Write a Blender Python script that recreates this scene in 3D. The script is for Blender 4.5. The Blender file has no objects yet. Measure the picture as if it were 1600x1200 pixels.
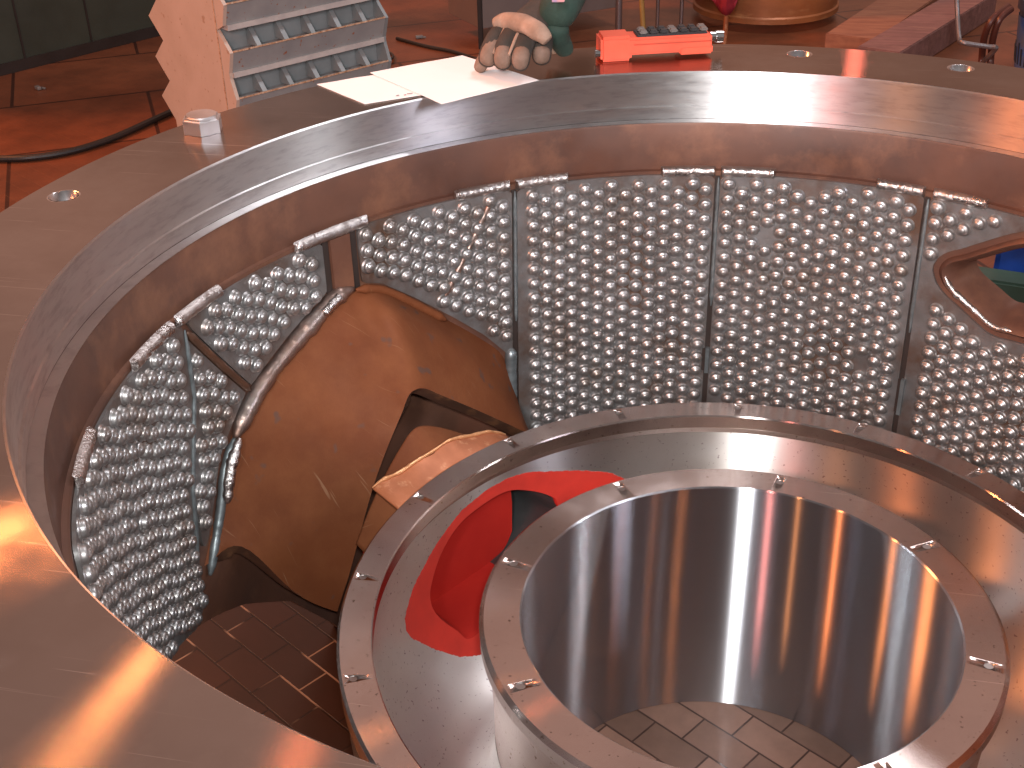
import bpy, bmesh, math, random
from mathutils import Vector, Matrix, noise
random.seed(7)
scene = bpy.context.scene
COL = scene.collection
PI = math.pi
R_ = math.radians

# ------------------------------------------------------------------ camera
FPX = 1976.966                       # focal length in pixels of a 1600 px wide frame
CAM = Vector((0.0, -1.98779, 1.67232))
FW = Vector((-0.18908579, 0.8423998, -0.50458808))
RT = Vector((0.97841969, 0.20522592, -0.02402552))
UP = Vector((-0.08331546, 0.4982418, 0.86302586))
cd = bpy.data.cameras.new('camera'); cam = bpy.data.objects.new('camera', cd); COL.objects.link(cam)
cd.sensor_width = 36.0; cd.lens = FPX / 1600 * 36.0; cd.clip_start = .05; cd.clip_end = 200
mw = Matrix((RT, UP, -FW)).transposed().to_4x4(); mw.translation = CAM
cam.matrix_world = mw
scene.camera = cam

# ------------------------------------------------------------------ world and lamps
W = bpy.data.worlds.new('World'); scene.world = W; W.use_nodes = True
def build_world():
    nt = W.node_tree; N = nt.nodes; L = nt.links; N.clear()
    out = N.new('ShaderNodeOutputWorld'); bg = N.new('ShaderNodeBackground')
    tc = N.new('ShaderNodeTexCoord'); sep = N.new('ShaderNodeSeparateXYZ')
    L.new(tc.outputs['Generated'], sep.inputs[0])
    ramp = N.new('ShaderNodeValToRGB'); ramp.color_ramp.interpolation = 'EASE'
    e = ramp.color_ramp.elements
    e[0].position = 0.0; e[0].color = (.05, .02, .012, 1)
    e[1].position = 1.0; e[1].color = (.27, .19, .165, 1)
    a = e.new(.12); a.color = (.20, .095, .06, 1)
    b = e.new(.45); b.color = (.23, .14, .112, 1)
    L.new(sep.outputs['Z'], ramp.inputs[0])
    mp = N.new('ShaderNodeMapping'); mp.inputs['Scale'].default_value = (5, 5, .8)
    L.new(tc.outputs['Generated'], mp.inputs[0])
    nz = N.new('ShaderNodeTexNoise'); nz.inputs['Scale'].default_value = 1.0; nz.inputs['Detail'].default_value = 3
    L.new(mp.outputs[0], nz.inputs['Vector'])
    r2 = N.new('ShaderNodeValToRGB'); r2.color_ramp.elements[0].position = .35; r2.color_ramp.elements[1].position = .68
    r2.color_ramp.elements[0].color = (.62, .62, .64, 1); r2.color_ramp.elements[1].color = (1.4, 1.35, 1.35, 1)
    L.new(nz.outputs['Fac'], r2.inputs[0])
    mx = N.new('ShaderNodeMix'); mx.data_type = 'RGBA'; mx.blend_type = 'MULTIPLY'; mx.inputs[0].default_value = 1
    L.new(ramp.outputs[0], mx.inputs[6]); L.new(r2.outputs[0], mx.inputs[7])
    # the far end of the hall is lit: brighter towards +y
    mr = N.new('ShaderNodeMapRange'); mr.interpolation_type = 'SMOOTHSTEP'; mr.inputs[1].default_value = -.1; mr.inputs[2].default_value = .75; mr.inputs[3].default_value = .75; mr.inputs[4].default_value = 2.9
    L.new(sep.outputs['Y'], mr.inputs[0])
    m3 = N.new('ShaderNodeMapRange'); m3.interpolation_type = 'SMOOTHSTEP'; m3.inputs[1].default_value = .15; m3.inputs[2].default_value = -.5; L.new(sep.outputs['Y'], m3.inputs[0])
    gy = N.new('ShaderNodeMix'); gy.data_type = 'RGBA'; gy.blend_type = 'MIX'; L.new(m3.outputs[0], gy.inputs[0]); L.new(mx.outputs[2], gy.inputs[6])
    g2 = N.new('ShaderNodeMix'); g2.data_type = 'RGBA'; g2.blend_type = 'MULTIPLY'; g2.inputs[0].default_value = 1; g2.inputs[6].default_value = (.43, .41, .40, 1); L.new(r2.outputs[0], g2.inputs[7]); L.new(g2.outputs[2], gy.inputs[7])
    vm = N.new('ShaderNodeVectorMath'); vm.operation = 'SCALE'; L.new(gy.outputs[2], vm.inputs[0]); L.new(mr.outputs[0], vm.inputs['Scale'])
    L.new(vm.outputs[0], bg.inputs[0]); bg.inputs[1].default_value = .72
    L.new(bg.outputs[0], out.inputs[0])
build_world()
def lamp(name, loc, target, sx, sy, power, color, roll=0):
    l = bpy.data.lights.new(name, 'AREA'); l.shape = 'RECTANGLE'; l.size = sx; l.size_y = sy
    l.energy = power; l.color = color
    o = bpy.data.objects.new(name, l); COL.objects.link(o); o.location = loc
    o.rotation_euler = (Vector(target) - Vector(loc)).to_track_quat('-Z', 'Y').to_euler()
    return o
def lampaz(name, az, dist, z, sx, sy, power, color):
    a = R_(az); return lamp(name, (dist*math.sin(a), dist*math.cos(a), z), (0, 0, 0), sx, sy, power, color)
lamp('camera_flash', (.05, -2.05, 1.80), (-.1, .9, .3), .10, .06, 70, (1, .98, .96))
lampaz('window_light', -179, 5.5, 3.6, .3, 1.6, 300, (.97, .97, 1))
lampaz('pink_hall_lamp', -167, 6, 4.2, .3, .6, 90, (1, .30, .25))
lampaz('small_orange_lamp', -151, 6, 4.2, .1, .4, 40, (1, .35, .12))
lampaz('orange_hall_lamp', -127, 6, 4.2, .12, .6, 110, (1, .26, .08))
lampaz('orange_side_lamp', -92, 6, 4.2, .12, .6, 90, (1, .30, .09))
lampaz('skylight_right', -81, 6, 4.5, .10, 1.6, 34, (.9, .95, 1))
lampaz('skylight_left', 80, 6, 3.8, .10, 1.8, 40, (.9, .95, 1))
lampaz('cool_window', 108, 6, 3.6, 1.1, 1.6, 90, (.85, .85, 1))
def lampray(name, P, az, el, dist, sx, sy, power, color):
    a, e = R_(az), R_(el); d = Vector((math.sin(a)*math.cos(e), math.cos(a)*math.cos(e), math.sin(e)))
    return lamp(name, tuple(Vector(P)+d*dist), P, sx, sy, power, color)
lampray('orange_lamp_far', (-.60, -1.10, .733), -36.5, 41.5, 9, .12, .12, 6, (1, .36, .12))
lampray('orange_lamp_mid', (-.43, -1.13, .733), -26.7, 46, 9, .10, .10, 5, (1, .25, .10))
lampray('red_lamp_ahead', (.30, 1.33, .733), 2.1, 16.5, 8, .12, .12, 4, (1, .20, .14))
lamp('roof_lamp_orange', (-10, 5, 8), (-.5, 5.5, 0), 1.6, 1.6, 950, (1, .30, .09))
lamp('roof_window', (2.2, 5.2, 9.5), (0, 0, 0), 2.6, 2.6, 420, (.95, .95, 1))
scene.view_settings.view_transform = 'Standard'; scene.view_settings.look = 'None'
scene.view_settings.exposure = 0; scene.view_settings.gamma = 1
try: scene.cycles.use_denoising = True
except Exception: pass
scene.cycles.max_bounces = 8; scene.cycles.glossy_bounces = 5
scene.cycles.sample_clamp_indirect = 6

# ------------------------------------------------------------------ picture -> place helpers
O = Vector((-.03533, -.00063, 0)); Z0 = Vector((0, 0, 0))
FLOOR = -.6646
def ray(px):
    return (FW*FPX + RT*(px[0]-800) - UP*(px[1]-600)).normalized()
def on(px, z):
    d = ray(px); return CAM + d*((z-CAM.z)/d.z)
def cyl_hit(px, r, off=O):
    d = ray(px); c = CAM-off
    a = d.x*d.x+d.y*d.y; b = 2*(c.x*d.x+c.y*d.y); e = c.x*c.x+c.y*c.y-r*r
    D = max(b*b-4*a*e, 0); return CAM + d*((-b+math.sqrt(D))/(2*a))
def plane_hit(px, az, s):
    a = Vector((math.sin(R_(az)), math.cos(R_(az)), 0)); d = ray(px)
    return CAM + d*((s-CAM.dot(a))/d.dot(a))
def pol(P, off=O):
    q = P-off; return math.degrees(math.atan2(q.x, q.y)), P.z
def cy(r, az, z, off=O):
    a = R_(az); return Vector((off.x+r*math.sin(a), off.y+r*math.cos(a), off.z+z))

# ------------------------------------------------------------------ object helpers
def finish(name, bm, mats, parent=None, smooth=True, ang=35):
    me = bpy.data.meshes.new(name); bm.normal_update(); bm.to_mesh(me); bm.free()
    for m in (mats if isinstance(mats, (list, tuple)) else [mats]): me.materials.append(m)
    if smooth:
        me.polygons.foreach_set('use_smooth', [True]*len(me.polygons))
        me.set_sharp_from_angle(angle=R_(ang))
    o = bpy.data.objects.new(name, me); COL.objects.link(o)
    if parent: o.parent = parent; o.matrix_parent_inverse = Matrix.Translation(-parent_loc(parent))
    return o
def parent_loc(p):
    return Vector(p.location) if p.parent is None else Vector((0, 0, 0))
def thing(name, label, cat, loc=(0, 0, 0), group=None):
    o = bpy.data.objects.new(name, None); COL.objects.link(o); o.location = loc; o.empty_display_size = .1
    o['label'] = label; o['category'] = cat
    if group: o['group'] = group
    return o
def tag(o, label, cat, group=None):
    o['label'] = label; o['category'] = cat
    if group: o['group'] = group
    return o
def struct(name, bm, m, **k):
    o = finish(name, bm, m, **k); o['kind'] = 'structure'; return o
def box(bm, c, s, rz=0, bevel=0, mat=None, rx=0, ry=0):
    r = bmesh.ops.create_cube(bm, size=1)
    vs = r['verts']
    M = Matrix.Translation(c) @ Matrix.Rotation(rz, 4, 'Z') @ Matrix.Rotation(ry, 4, 'Y') @ Matrix.Rotation(rx, 4, 'X') @ Matrix.Diagonal((s[0], s[1], s[2], 1))
    bmesh.ops.transform(bm, matrix=M, verts=vs)
    if bevel:
        es = list({e for v in vs for e in v.link_edges})
        bmesh.ops.bevel(bm, geom=es, offset=bevel, segments=2, affect='EDGES', profile=.6)
def obox(bm, o, ax, ay, az, bevel=0):
    """box from corner o with edge vectors"""
    vs = [bm.verts.new(o + ax*i + ay*j + az*k) for k in (0, 1) for j in (0, 1) for i in (0, 1)]
    fs = [(0, 2, 3, 1), (4, 5, 7, 6), (0, 1, 5, 4), (2, 6, 7, 3), (0, 4, 6, 2), (1, 3, 7, 5)]
    fl = [bm.faces.new([vs[i] for i in f]) for f in fs]
    bmesh.ops.recalc_face_normals(bm, faces=fl)
    if bevel:
        bmesh.ops.bevel(bm, geom=list({e for f in fl for e in f.edges}), offset=bevel, segments=2, affect='EDGES')
def tube(bm, pts, r, seg=12, caps=True, up=None):
    pts = [Vector(p) for p in pts]; n = len(pts); rings = []
    T0 = (pts[1]-pts[0]).normalized(); ref = up or (Vector((0, 0, 1)) if abs(T0.z) < .9 else Vector((1, 0, 0)))
    X = T0.cross(ref).normalized()
    for i, p in enumerate(pts):
        T = (pts[min(i+1, n-1)]-pts[max(i-1, 0)]).normalized()
        X = (X - T*X.dot(T)).normalized(); Y = T.cross(X)
        rr = r(i/(n-1), i) if callable(r) else r
        ring = []
        for k in range(seg):
            a = 2*PI*k/seg; f = rr(a) if callable(rr) else rr
            ring.append(bm.verts.new(p + X*(math.cos(a)*f) + Y*(math.sin(a)*f)))
        rings.append(ring)
    for i in range(n-1):
        for k in range(seg):
            bm.faces.new((rings[i][k], rings[i][(k+1) % seg], rings[i+1][(k+1) % seg], rings[i+1][k]))
    if caps:
        bm.faces.new(rings[0][::-1]); bm.faces.new(rings[-1])
    return rings
def lathe(bm, prof, off=Z0, seg=256, a0=0, a1=360, closed=True, cap=False):
    """prof: list of (r,z); closed ring section when closed"""
    full = abs(a1-a0) >= 359.9; n = seg if full else seg+1; rings = []
    for i in range(n):
        a = a0+(a1-a0)*i/seg; rings.append([bm.verts.new(cy(r, a, z, off)) for r, z in prof])
    m = len(prof); fs = []
    for i in range(seg):
        A = rings[i]; B = rings[(i+1) % n]
        for k in range(m if closed else m-1):
            fs.append(bm.faces.new((A[k], B[k], B[(k+1) % m], A[(k+1) % m])))
    bmesh.ops.recalc_face_normals(bm, faces=fs)
def smooth_line(pts, k=6, closed=False):
    out = []; n = len(pts); P = [Vector(p) for p in pts]
    g = (lambda i: P[i % n]) if closed else (lambda i: P[max(0, min(n-1, i))])
    for i in range(n if closed else n-1):
        p0, p1, p2, p3 = g(i-1), g(i), g(i+1), g(i+2)
        for j in range(k):
            t = j/k
            out.append(.5*((2*p1)+(p2-p0)*t+(2*p0-5*p1+4*p2-p3)*t*t+(3*p1-p0-3*p2+p3)*t**3))
    if not closed: out.append(P[-1].copy())
    return out
def seg_d(p, a, b):
    ax, ay = b[0]-a[0], b[1]-a[1]; L = ax*ax+ay*ay
    t = 0 if L == 0 else max(0, min(1, ((p[0]-a[0])*ax+(p[1]-a[1])*ay)/L))
    return math.hypot(p[0]-a[0]-ax*t, p[1]-a[1]-ay*t)
def poly_sd(p, poly):
    """signed distance, positive inside"""
    d = 1e9; ins = False; n = len(poly)
    for i in range(n):
        a, b = poly[i], poly[(i+1) % n]
        d = min(d, seg_d(p, a, b))
        if (a[1] > p[1]) != (b[1] > p[1]) and p[0] < (b[0]-a[0])*(p[1]-a[1])/(b[1]-a[1])+a[0]: ins = not ins
    return d if ins else -d
def clipped(bm, P, us, vs, f, back=None):
    """sheet P(u,v) kept where f>0, exact cut edges; back(u,v,P) gives it real thickness"""
    nu, nv = len(us), len(vs); F = [[f(u, v) for v in vs] for u in us]; cache = {}; info = {}
    def vert(i, j):
        k = (i, j)
        if k not in cache:
            cache[k] = bm.verts.new(P(us[i], vs[j])); info[cache[k]] = (us[i], vs[j])
        return cache[k]
    def cut(a, b):
        k = (a, b) if a < b else (b, a)
        if k not in cache:
            (i, j), (p, q) = k; fa, fb = F[i][j], F[p][q]; t = fa/(fa-fb); t = min(.98, max(.02, t))
            u = us[i]+(us[p]-us[i])*t; v = vs[j]+(vs[q]-vs[j])*t
            cache[k] = bm.verts.new(P(u, v)); info[cache[k]] = (u, v)
        return cache[k]
    faces = []
    for i in range(nu-1):
        for j in range(nv-1):
            c = [(i, j), (i+1, j), (i+1, j+1), (i, j+1)]
            s = [F[a][b] > 0 for a, b in c]
            if not any(s): continue
            if all(s): vl = [vert(*k) for k in c]
            else:
                vl = []
                for k in range(4):
                    a, b = c[k], c[(k+1) % 4]
                    if s[k]: vl.append(vert(*a))
                    if s[k] != s[(k+1) % 4]: vl.append(cut(a, b))
            if len(vl) >= 3:
                try: faces.append(bm.faces.new(vl))
                except ValueError: pass
    if back:
        bm.edges.ensure_lookup_table()
        es = [e for e in {e for g in faces for e in g.edges} if len(e.link_faces) == 1]
        bv = {v: bm.verts.new(back(u, w, v.co)) for v, (u, w) in info.items()}
        for v, (u, w) in list(info.items()): info[bv[v]] = (u, w)
        for g in faces: 
            if g.is_valid: bm.faces.new([bv[v] for v in reversed(g.verts)])
        for e in es:
            l = e.link_loops[0]; a = l.vert; b = l.link_loop_next.vert
            bm.faces.new((b, a, bv[a], bv[b]))
    return info
def frange(a, b, n): return [a+(b-a)*i/n for i in range(n+1)]
def apply_bool(o, cutter):
    m = o.modifiers.new('b', 'BOOLEAN'); m.operation = 'DIFFERENCE'; m.solver = 'EXACT'; m.object = cutter
    bpy.context.view_layer.update()
    dg = bpy.context.evaluated_depsgraph_get()
    me = bpy.data.meshes.new_from_object(o.evaluated_get(dg)); o.modifiers.clear(); old = o.data; o.data = me
    bpy.data.objects.remove(cutter)
    me.name = o.name
def modmesh(o):
    bpy.context.view_layer.update()
    dg = bpy.context.evaluated_depsgraph_get()
    me = bpy.data.meshes.new_from_object(o.evaluated_get(dg)); o.modifiers.clear(); o.data = me
    me.polygons.foreach_set('use_smooth', [True]*len(me.polygons))

# ------------------------------------------------------------------ materials
def mat(name, base, rough=.5, metal=0, **k):
    """procedural: base colour mottled towards `col2` by noise, bump, roughness noise"""
    m = bpy.data.materials.new(name); m.use_nodes = True; nt = m.node_tree; N = nt.nodes; L = nt.links
    b = N['Principled BSDF']; b.inputs['Metallic'].default_value = metal
    tc = N.new('ShaderNodeTexCoord'); mp = N.new('ShaderNodeMapping'); mp.inputs['Scale'].default_value = k.get('stretch', (1, 1, 1))
    L.new(tc.outputs['Object'], mp.inputs[0])
    def nz(scale, det=4, w=.55):
        n = N.new('ShaderNodeTexNoise'); n.inputs['Scale'].default_value = scale; n.inputs['Detail'].default_value = det
        n.inputs['Roughness'].default_value = w; L.new(mp.outputs[0], n.inputs['Vector']); return n
    col = None
    def mixc(fac, A, B):
        x = N.new('ShaderNodeMix'); x.data_type = 'RGBA'; L.new(fac, x.inputs[0])
        if isinstance(A, tuple): x.inputs[6].default_value = A+(1,)
        else: L.new(A, x.inputs[6])
        if isinstance(B, tuple): x.inputs[7].default_value = B+(1,)
        else: L.new(B, x.inputs[7])
        return x.outputs[2]
    def rampf(src, lo, hi):
        r = N.new('ShaderNodeMapRange'); r.inputs[1].default_value = lo; r.inputs[2].default_value = hi; r.clamp = True
        L.new(src, r.inputs[0]); return r.outputs[0]
    n1 = nz(k.get('scale', 6), 5, .6)
    cur = base
    cur = mixc(rampf(n1.outputs['Fac'], .3, .7), base, k.get('col2', tuple(c*.75 for c in base)))
    if 'col3' in k:
        n2 = nz(k.get('scale3', 22), 6, .65); cur = mixc(rampf(n2.outputs['Fac'], *k.get('r3', (.55, .7))), cur, k['col3'])
    if 'scratch' in k:
        for ro, sc in ((.6, 1.0), (-.9, 1.3), (2.0, .8)):
            m2 = N.new('ShaderNodeMapping'); m2.inputs['Rotation'].default_value = (0, 0, ro); m2.inputs['Scale'].default_value = (1.6*sc, 95*sc, 4); L.new(tc.outputs['Object'], m2.inputs[0])
            ns = N.new('ShaderNodeTexNoise'); ns.inputs['Scale'].default_value = 1.5; ns.inputs['Detail'].default_value = 2; L.new(m2.outputs[0], ns.inputs['Vector'])
            cur = mixc(rampf(ns.outputs['Fac'], .715, .76), cur, k['scratch'])
    if 'speck' in k:
        n3 = nz(k.get('sscale', 160), 2); cur = mixc(rampf(n3.outputs['Fac'], .66, .72), cur, k['speck'])
    if 'paint' in k:
        at = N.new('ShaderNodeAttribute'); at.attribute_name = 'paint'
        n4 = nz(70, 3); ad = N.new('ShaderNodeMath'); ad.operation = 'MULTIPLY_ADD'; ad.inputs[1].default_value = .010; 
        L.new(n4.outputs['Fac'], ad.inputs[0]); L.new(at.outputs['Fac'], ad.inputs[2])
        pf = rampf(ad.outputs[0], .0045, .0055)
        n5 = nz(14, 3); red = mixc(rampf(n5.outputs['Fac'], .35, .7), k['paint'], tuple(c*.8 for c in k['paint']))
        cur = mixc(pf, cur, red)
        inv = N.new('ShaderNodeMath'); inv.operation = 'SUBTRACT'; inv.inputs[0].default_value = 1; L.new(pf, inv.inputs[1])
        L.new(inv.outputs[0], b.inputs['Metallic'])
        rr = N.new('ShaderNodeMapRange'); rr.inputs[3].default_value = rough; rr.inputs[4].default_value = .85; L.new(pf, rr.inputs[0]); L.new(rr.outputs[0], b.inputs['Roughness'])
    if isinstance(cur, tuple): b.inputs['Base Color'].default_value = cur+(1,)
    else: L.new(cur, b.inputs['Base Color'])
    if 'paint' not in k:
        rn = nz(k.get('rscale', 9), 4)
        r = N.new('ShaderNodeMapRange'); r.inputs[1].default_value = .3; r.inputs[2].default_value = .7
        rv = k.get('rvar', .08); r.inputs[3].default_value = max(.03, rough-rv); r.inputs[4].default_value = min(1, rough+rv)
        L.new(rn.outputs['Fac'], r.inputs[0]); L.new(r.outputs[0], b.inputs['Roughness'])
    if k.get('aniso'):
        b.inputs['Anisotropic'].default_value = k['aniso']; b.inputs['Anisotropic Rotation'].default_value = k.get('arot', .25)
        tg = N.new('ShaderNodeTangent'); tg.direction_type = 'RADIAL'; tg.axis = 'Z'; L.new(tg.outputs[0], b.inputs['Tangent'])
    if k.get('bump'):
        bn = nz(k.get('bscale', 60), 5, .6); bp = N.new('ShaderNodeBump'); bp.inputs['Strength'].default_value = k['bump']; bp.inputs['Distance'].default_value = k.get('bdist', .003)
        L.new(bn.outputs['Fac'], bp.inputs['Height']); L.new(bp.outputs[0], b.inputs['Normal'])
    if k.get('turn'):
        # turned surface: fine grooves round the axis, sharp along them and wide across them
        al, an = k['turn']
        gs = N.new('ShaderNodeBsdfAnisotropic'); gs.distribution = k.get('dist', 'GGX')
        tg = N.new('ShaderNodeTangent'); tg.direction_type = 'RADIAL'; tg.axis = 'Z'; L.new(tg.outputs[0], gs.inputs['Tangent'])
        gs.inputs['Anisotropy'].default_value = an
        if isinstance(cur, tuple): gs.inputs['Color'].default_value = cur+(1,)
        else: L.new(cur, gs.inputs['Color'])
        rn = nz(k.get('rscale', 9), 3); r = N.new('ShaderNodeMapRange'); r.inputs[1].default_value = .3; r.inputs[2].default_value = .7
        r.inputs[3].default_value = al*(1-k.get('rvar', .1)); r.inputs[4].default_value = al*(1+k.get('rvar', .1)); L.new(rn.outputs['Fac'], r.inputs[0]); L.new(r.outputs[0], gs.inputs['Roughness'])
        ou = N['Material Output']
        if 'paint' in k:
            b.inputs['Metallic'].default_value = 0
            for l in list(b.inputs['Metallic'].links): L.remove(l)
            ms = N.new('ShaderNodeMixShader'); L.new(pf, ms.inputs[0]); L.new(gs.outputs[0], ms.inputs[1]); L.new(b.outputs[0], ms.inputs[2]); L.new(ms.outputs[0], ou.inputs[0])
        else: L.new(gs.outputs[0], ou.inputs[0])
    if 'spec' in k: b.inputs['Specular IOR Level'].default_value = k['spec']
    return m
TURN = dict(stretch=(1, 1, 1))
m_face = mat('turned_steel', (.47, .41, .375), .11, 1, col2=(.37, .31, .275), scale=2.2, col3=(.54, .48, .44), scale3=5, r3=(.45, .9), rvar=.2, rscale=5, scratch=(.62, .56, .52), turn=(.19, .72), dist='BECKMANN')
m_band = mat('turned_band_steel', (.82, .80, .79), .20, 1, col2=(.70, .68, .68), scale=4, stretch=(1, 1, 6), col3=(.55, .52, .53), scale3=16, r3=(.5, .8), rvar=.12, rscale=14, turn=(.42, .72))
m_bore = mat('turned_bore_steel', (.56, .57, .60), .11, 1, col2=(.53, .54, .57), scale=3, stretch=(.4, .4, 40), rvar=.03, rscale=30, turn=(.26, .86))
m_hubtop = mat('turned_hub_steel', (.64, .55, .51), .13, 1, col2=(.54, .45, .42), scale=4, rvar=.12, speck=(.3, .22, .18), sscale=90, scratch=(.75, .68, .64), turn=(.21, .72), dist='BECKMANN')
m_groove = mat('turned_groove_steel', (.80, .77, .74), .16, 1, col2=(.70, .67, .64), scale=5, paint=(.52, .024, .012), turn=(.36, .74), speck=(.4, .33, .33), sscale=110)
m_rust = mat('rusty_plate', (.150, .045, .016), .70, .0, spec=.12, col2=(.105, .033, .014), scale=1.8, col3=(.185, .066, .026), scale3=6, r3=(.4, .9), speck=(.10, .05, .035), sscale=18, scratch=(.20, .095, .05), rvar=.1, bump=.35, bscale=110, bdist=.0015)
m_rustdark = mat('scaled_plate', (.12, .055, .032), .5, .35, col2=(.07, .038, .025), scale=5, col3=(.24, .11, .05), scale3=14, r3=(.55, .75), bump=.15, bscale=70)
m_orangecut = mat('orange_cut_steel', (.40, .13, .05), .5, .3, col2=(.26, .085, .035), scale=9, col3=(.5, .24, .12), scale3=30, bump=.2, bscale=60)
m_cutedge = mat('ground_cut_edge', (.75, .40, .2), .35, .6, col2=(.6, .28, .12), scale=20, bump=.3)
m_brown = mat('mill_scale_wall', (.145, .064, .040), .46, .25, col2=(.085, .043, .032), scale=4, col3=(.25, .115, .065), scale3=5, r3=(.5, .8), rvar=.1, bump=.10, bscale=80, bdist=.001)
m_plate = mat('studded_steel', (.24, .24, .24), .42, .6, col2=(.15, .147, .143), scale=16, col3=(.14, .085, .06), scale3=5, r3=(.45, .65), rvar=.12, bump=.5, bscale=130, bdist=.002)
m_stud = mat('stud_steel', (.44, .435, .43), .38, .85, col2=(.34, .335, .33), scale=30, col3=(.30, .24, .2), scale3=8, r3=(.5, .75), rvar=.08, bump=.3, bscale=200, bdist=.001)
m_weld = mat('weld_metal', (.66, .62, .60), .3, 1, col2=(.45, .42, .4), scale=40, rvar=.12, bump=.8, bscale=150, bdist=.003)
m_wirebrush = mat('brushed_weld_zone', (.42, .37, .34), .38, .9, col2=(.25, .14, .1), scale=9, bump=.3, bscale=90)
m_dark = mat('dark_gap', (.035, .024, .02), .6, .2)
m_grey = mat('bluish_grey_steel', (.26, .30, .31), .45, .7, col2=(.16, .19, .2), scale=30, bump=.3)
m_hole = mat('machined_hole_steel', (.75, .72, .72), .22, 1)
m_thread = mat('threaded_hole', (.34, .30, .28), .35, 1)
m_duct = mat('red_primer', (.42, .018, .011), .85, 0, spec=.2, col2=(.38, .014, .01), scale=14, bump=.1, bscale=200)
m_ductdark = mat('duct_steel', (.14, .15, .15), .4, .8, scale=8)
# floor: terracotta slabs far off, brick pavers round the machine
def floor_mat():
    m = bpy.data.materials.new('shop_floor'); m.use_nodes = True; nt = m.node_tree; N = nt.nodes; L = nt.links; b = N['Principled BSDF']
    tc = N.new('ShaderNodeTexCoord')
    def brick(rot, w, h, c1, c2, mo, ms):
        mp = N.new('ShaderNodeMapping'); mp.inputs['Rotation'].default_value = (0, 0, rot); L.new(tc.outputs['Object'], mp.inputs[0])
        t = N.new('ShaderNodeTexBrick'); t.inputs['Scale'].default_value = 1; t.inputs['Brick Width'].default_value = w; t.inputs['Row Height'].default_value = h
        t.inputs['Mortar Size'].default_value = ms; t.inputs['Mortar Smooth'].default_value = .3; t.inputs['Color1'].default_value = c1+(1,); t.inputs['Color2'].default_value = c2+(1,); t.inputs['Mortar'].default_value = mo+(1,)
        L.new(mp.outputs[0], t.inputs['Vector']); return t
    pav = brick(R_(33), .165, .092, (.27, .155, .115), (.15, .088, .066), (.06, .03, .022), .003)
    slab = brick(R_(-30), 1.6, .9, (.20, .064, .027), (.155, .048, .02), (.05, .014, .006), .012)
    ln = N.new('ShaderNodeVectorMath'); ln.operation = 'LENGTH'; L.new(tc.outputs['Object'], ln.inputs[0])
    g = N.new('ShaderNodeMath'); g.operation = 'GREATER_THAN'; g.inputs[1].default_value = 1.9; L.new(ln.outputs['Value'], g.inputs[0])
    mx = N.new('ShaderNodeMix'); mx.data_type = 'RGBA'; L.new(g.outputs[0], mx.inputs[0]); L.new(pav.outputs['Color'], mx.inputs[6]); L.new(slab.outputs['Color'], mx.inputs[7])
    nz = N.new('ShaderNodeTexNoise'); nz.inputs['Scale'].default_value = 3; nz.inputs['Detail'].default_value = 8; nz.inputs['Roughness'].default_value = .65; L.new(tc.outputs['Object'], nz.inputs['Vector'])
    r = N.new('ShaderNodeValToRGB'); r.color_ramp.elements[0].position = .3; r.color_ramp.elements[0].color = (.45, .42, .4, 1); r.color_ramp.elements[1].position = .7; r.color_ramp.elements[1].color = (1.25, 1.2, 1.15, 1)
    L.new(nz.outputs['Fac'], r.inputs[0])
    mm = N.new('ShaderNodeMix'); mm.data_type = 'RGBA'; mm.blend_type = 'MULTIPLY'; mm.inputs[0].default_value = .8; L.new(mx.outputs[2], mm.inputs[6]); L.new(r.outputs[0], mm.inputs[7])
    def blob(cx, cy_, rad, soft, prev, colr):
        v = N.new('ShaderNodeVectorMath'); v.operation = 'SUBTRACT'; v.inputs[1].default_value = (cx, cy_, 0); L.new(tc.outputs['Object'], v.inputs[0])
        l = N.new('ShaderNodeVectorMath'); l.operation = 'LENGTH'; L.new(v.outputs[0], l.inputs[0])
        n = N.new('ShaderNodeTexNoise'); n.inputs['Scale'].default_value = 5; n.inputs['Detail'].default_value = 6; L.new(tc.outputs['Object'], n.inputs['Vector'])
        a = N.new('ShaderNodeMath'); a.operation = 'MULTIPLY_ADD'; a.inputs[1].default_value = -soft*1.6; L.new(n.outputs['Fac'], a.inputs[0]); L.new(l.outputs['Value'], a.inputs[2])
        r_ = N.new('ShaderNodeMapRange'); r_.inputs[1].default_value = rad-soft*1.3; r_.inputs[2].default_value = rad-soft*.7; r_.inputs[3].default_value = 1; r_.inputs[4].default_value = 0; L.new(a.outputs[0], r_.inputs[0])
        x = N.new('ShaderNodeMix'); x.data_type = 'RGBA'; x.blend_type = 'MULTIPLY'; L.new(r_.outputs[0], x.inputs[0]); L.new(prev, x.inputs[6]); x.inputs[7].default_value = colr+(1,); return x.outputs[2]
    cc = blob(-1.45, .25, 1.05, .18, mm.outputs[2], (.085, .04, .028))  # shade on the floor left under the casing, painted into the brick colour
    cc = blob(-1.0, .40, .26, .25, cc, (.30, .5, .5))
    gt = N.new('ShaderNodeTexNoise'); gt.inputs['Scale'].default_value = 4.5; L.new(tc.outputs['Object'], gt.inputs['Vector'])
    gr = N.new('ShaderNodeMapRange'); gr.inputs[1].default_value = .5; gr.inputs[2].default_value = .56; L.new(gt.outputs['Fac'], gr.inputs[0])
    sx = N.new('ShaderNodeSeparateXYZ'); L.new(tc.outputs['Object'], sx.inputs[0])
    gl0 = N.new('ShaderNodeMath'); gl0.operation = 'LESS_THAN'; gl0.inputs[1].default_value = -.6; L.new(sx.outputs['X'], gl0.inputs[0])
    gl1 = N.new('ShaderNodeMath'); gl1.operation = 'SUBTRACT'; gl1.inputs[0].default_value = 1; L.new(g.outputs[0], gl1.inputs[1])
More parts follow.
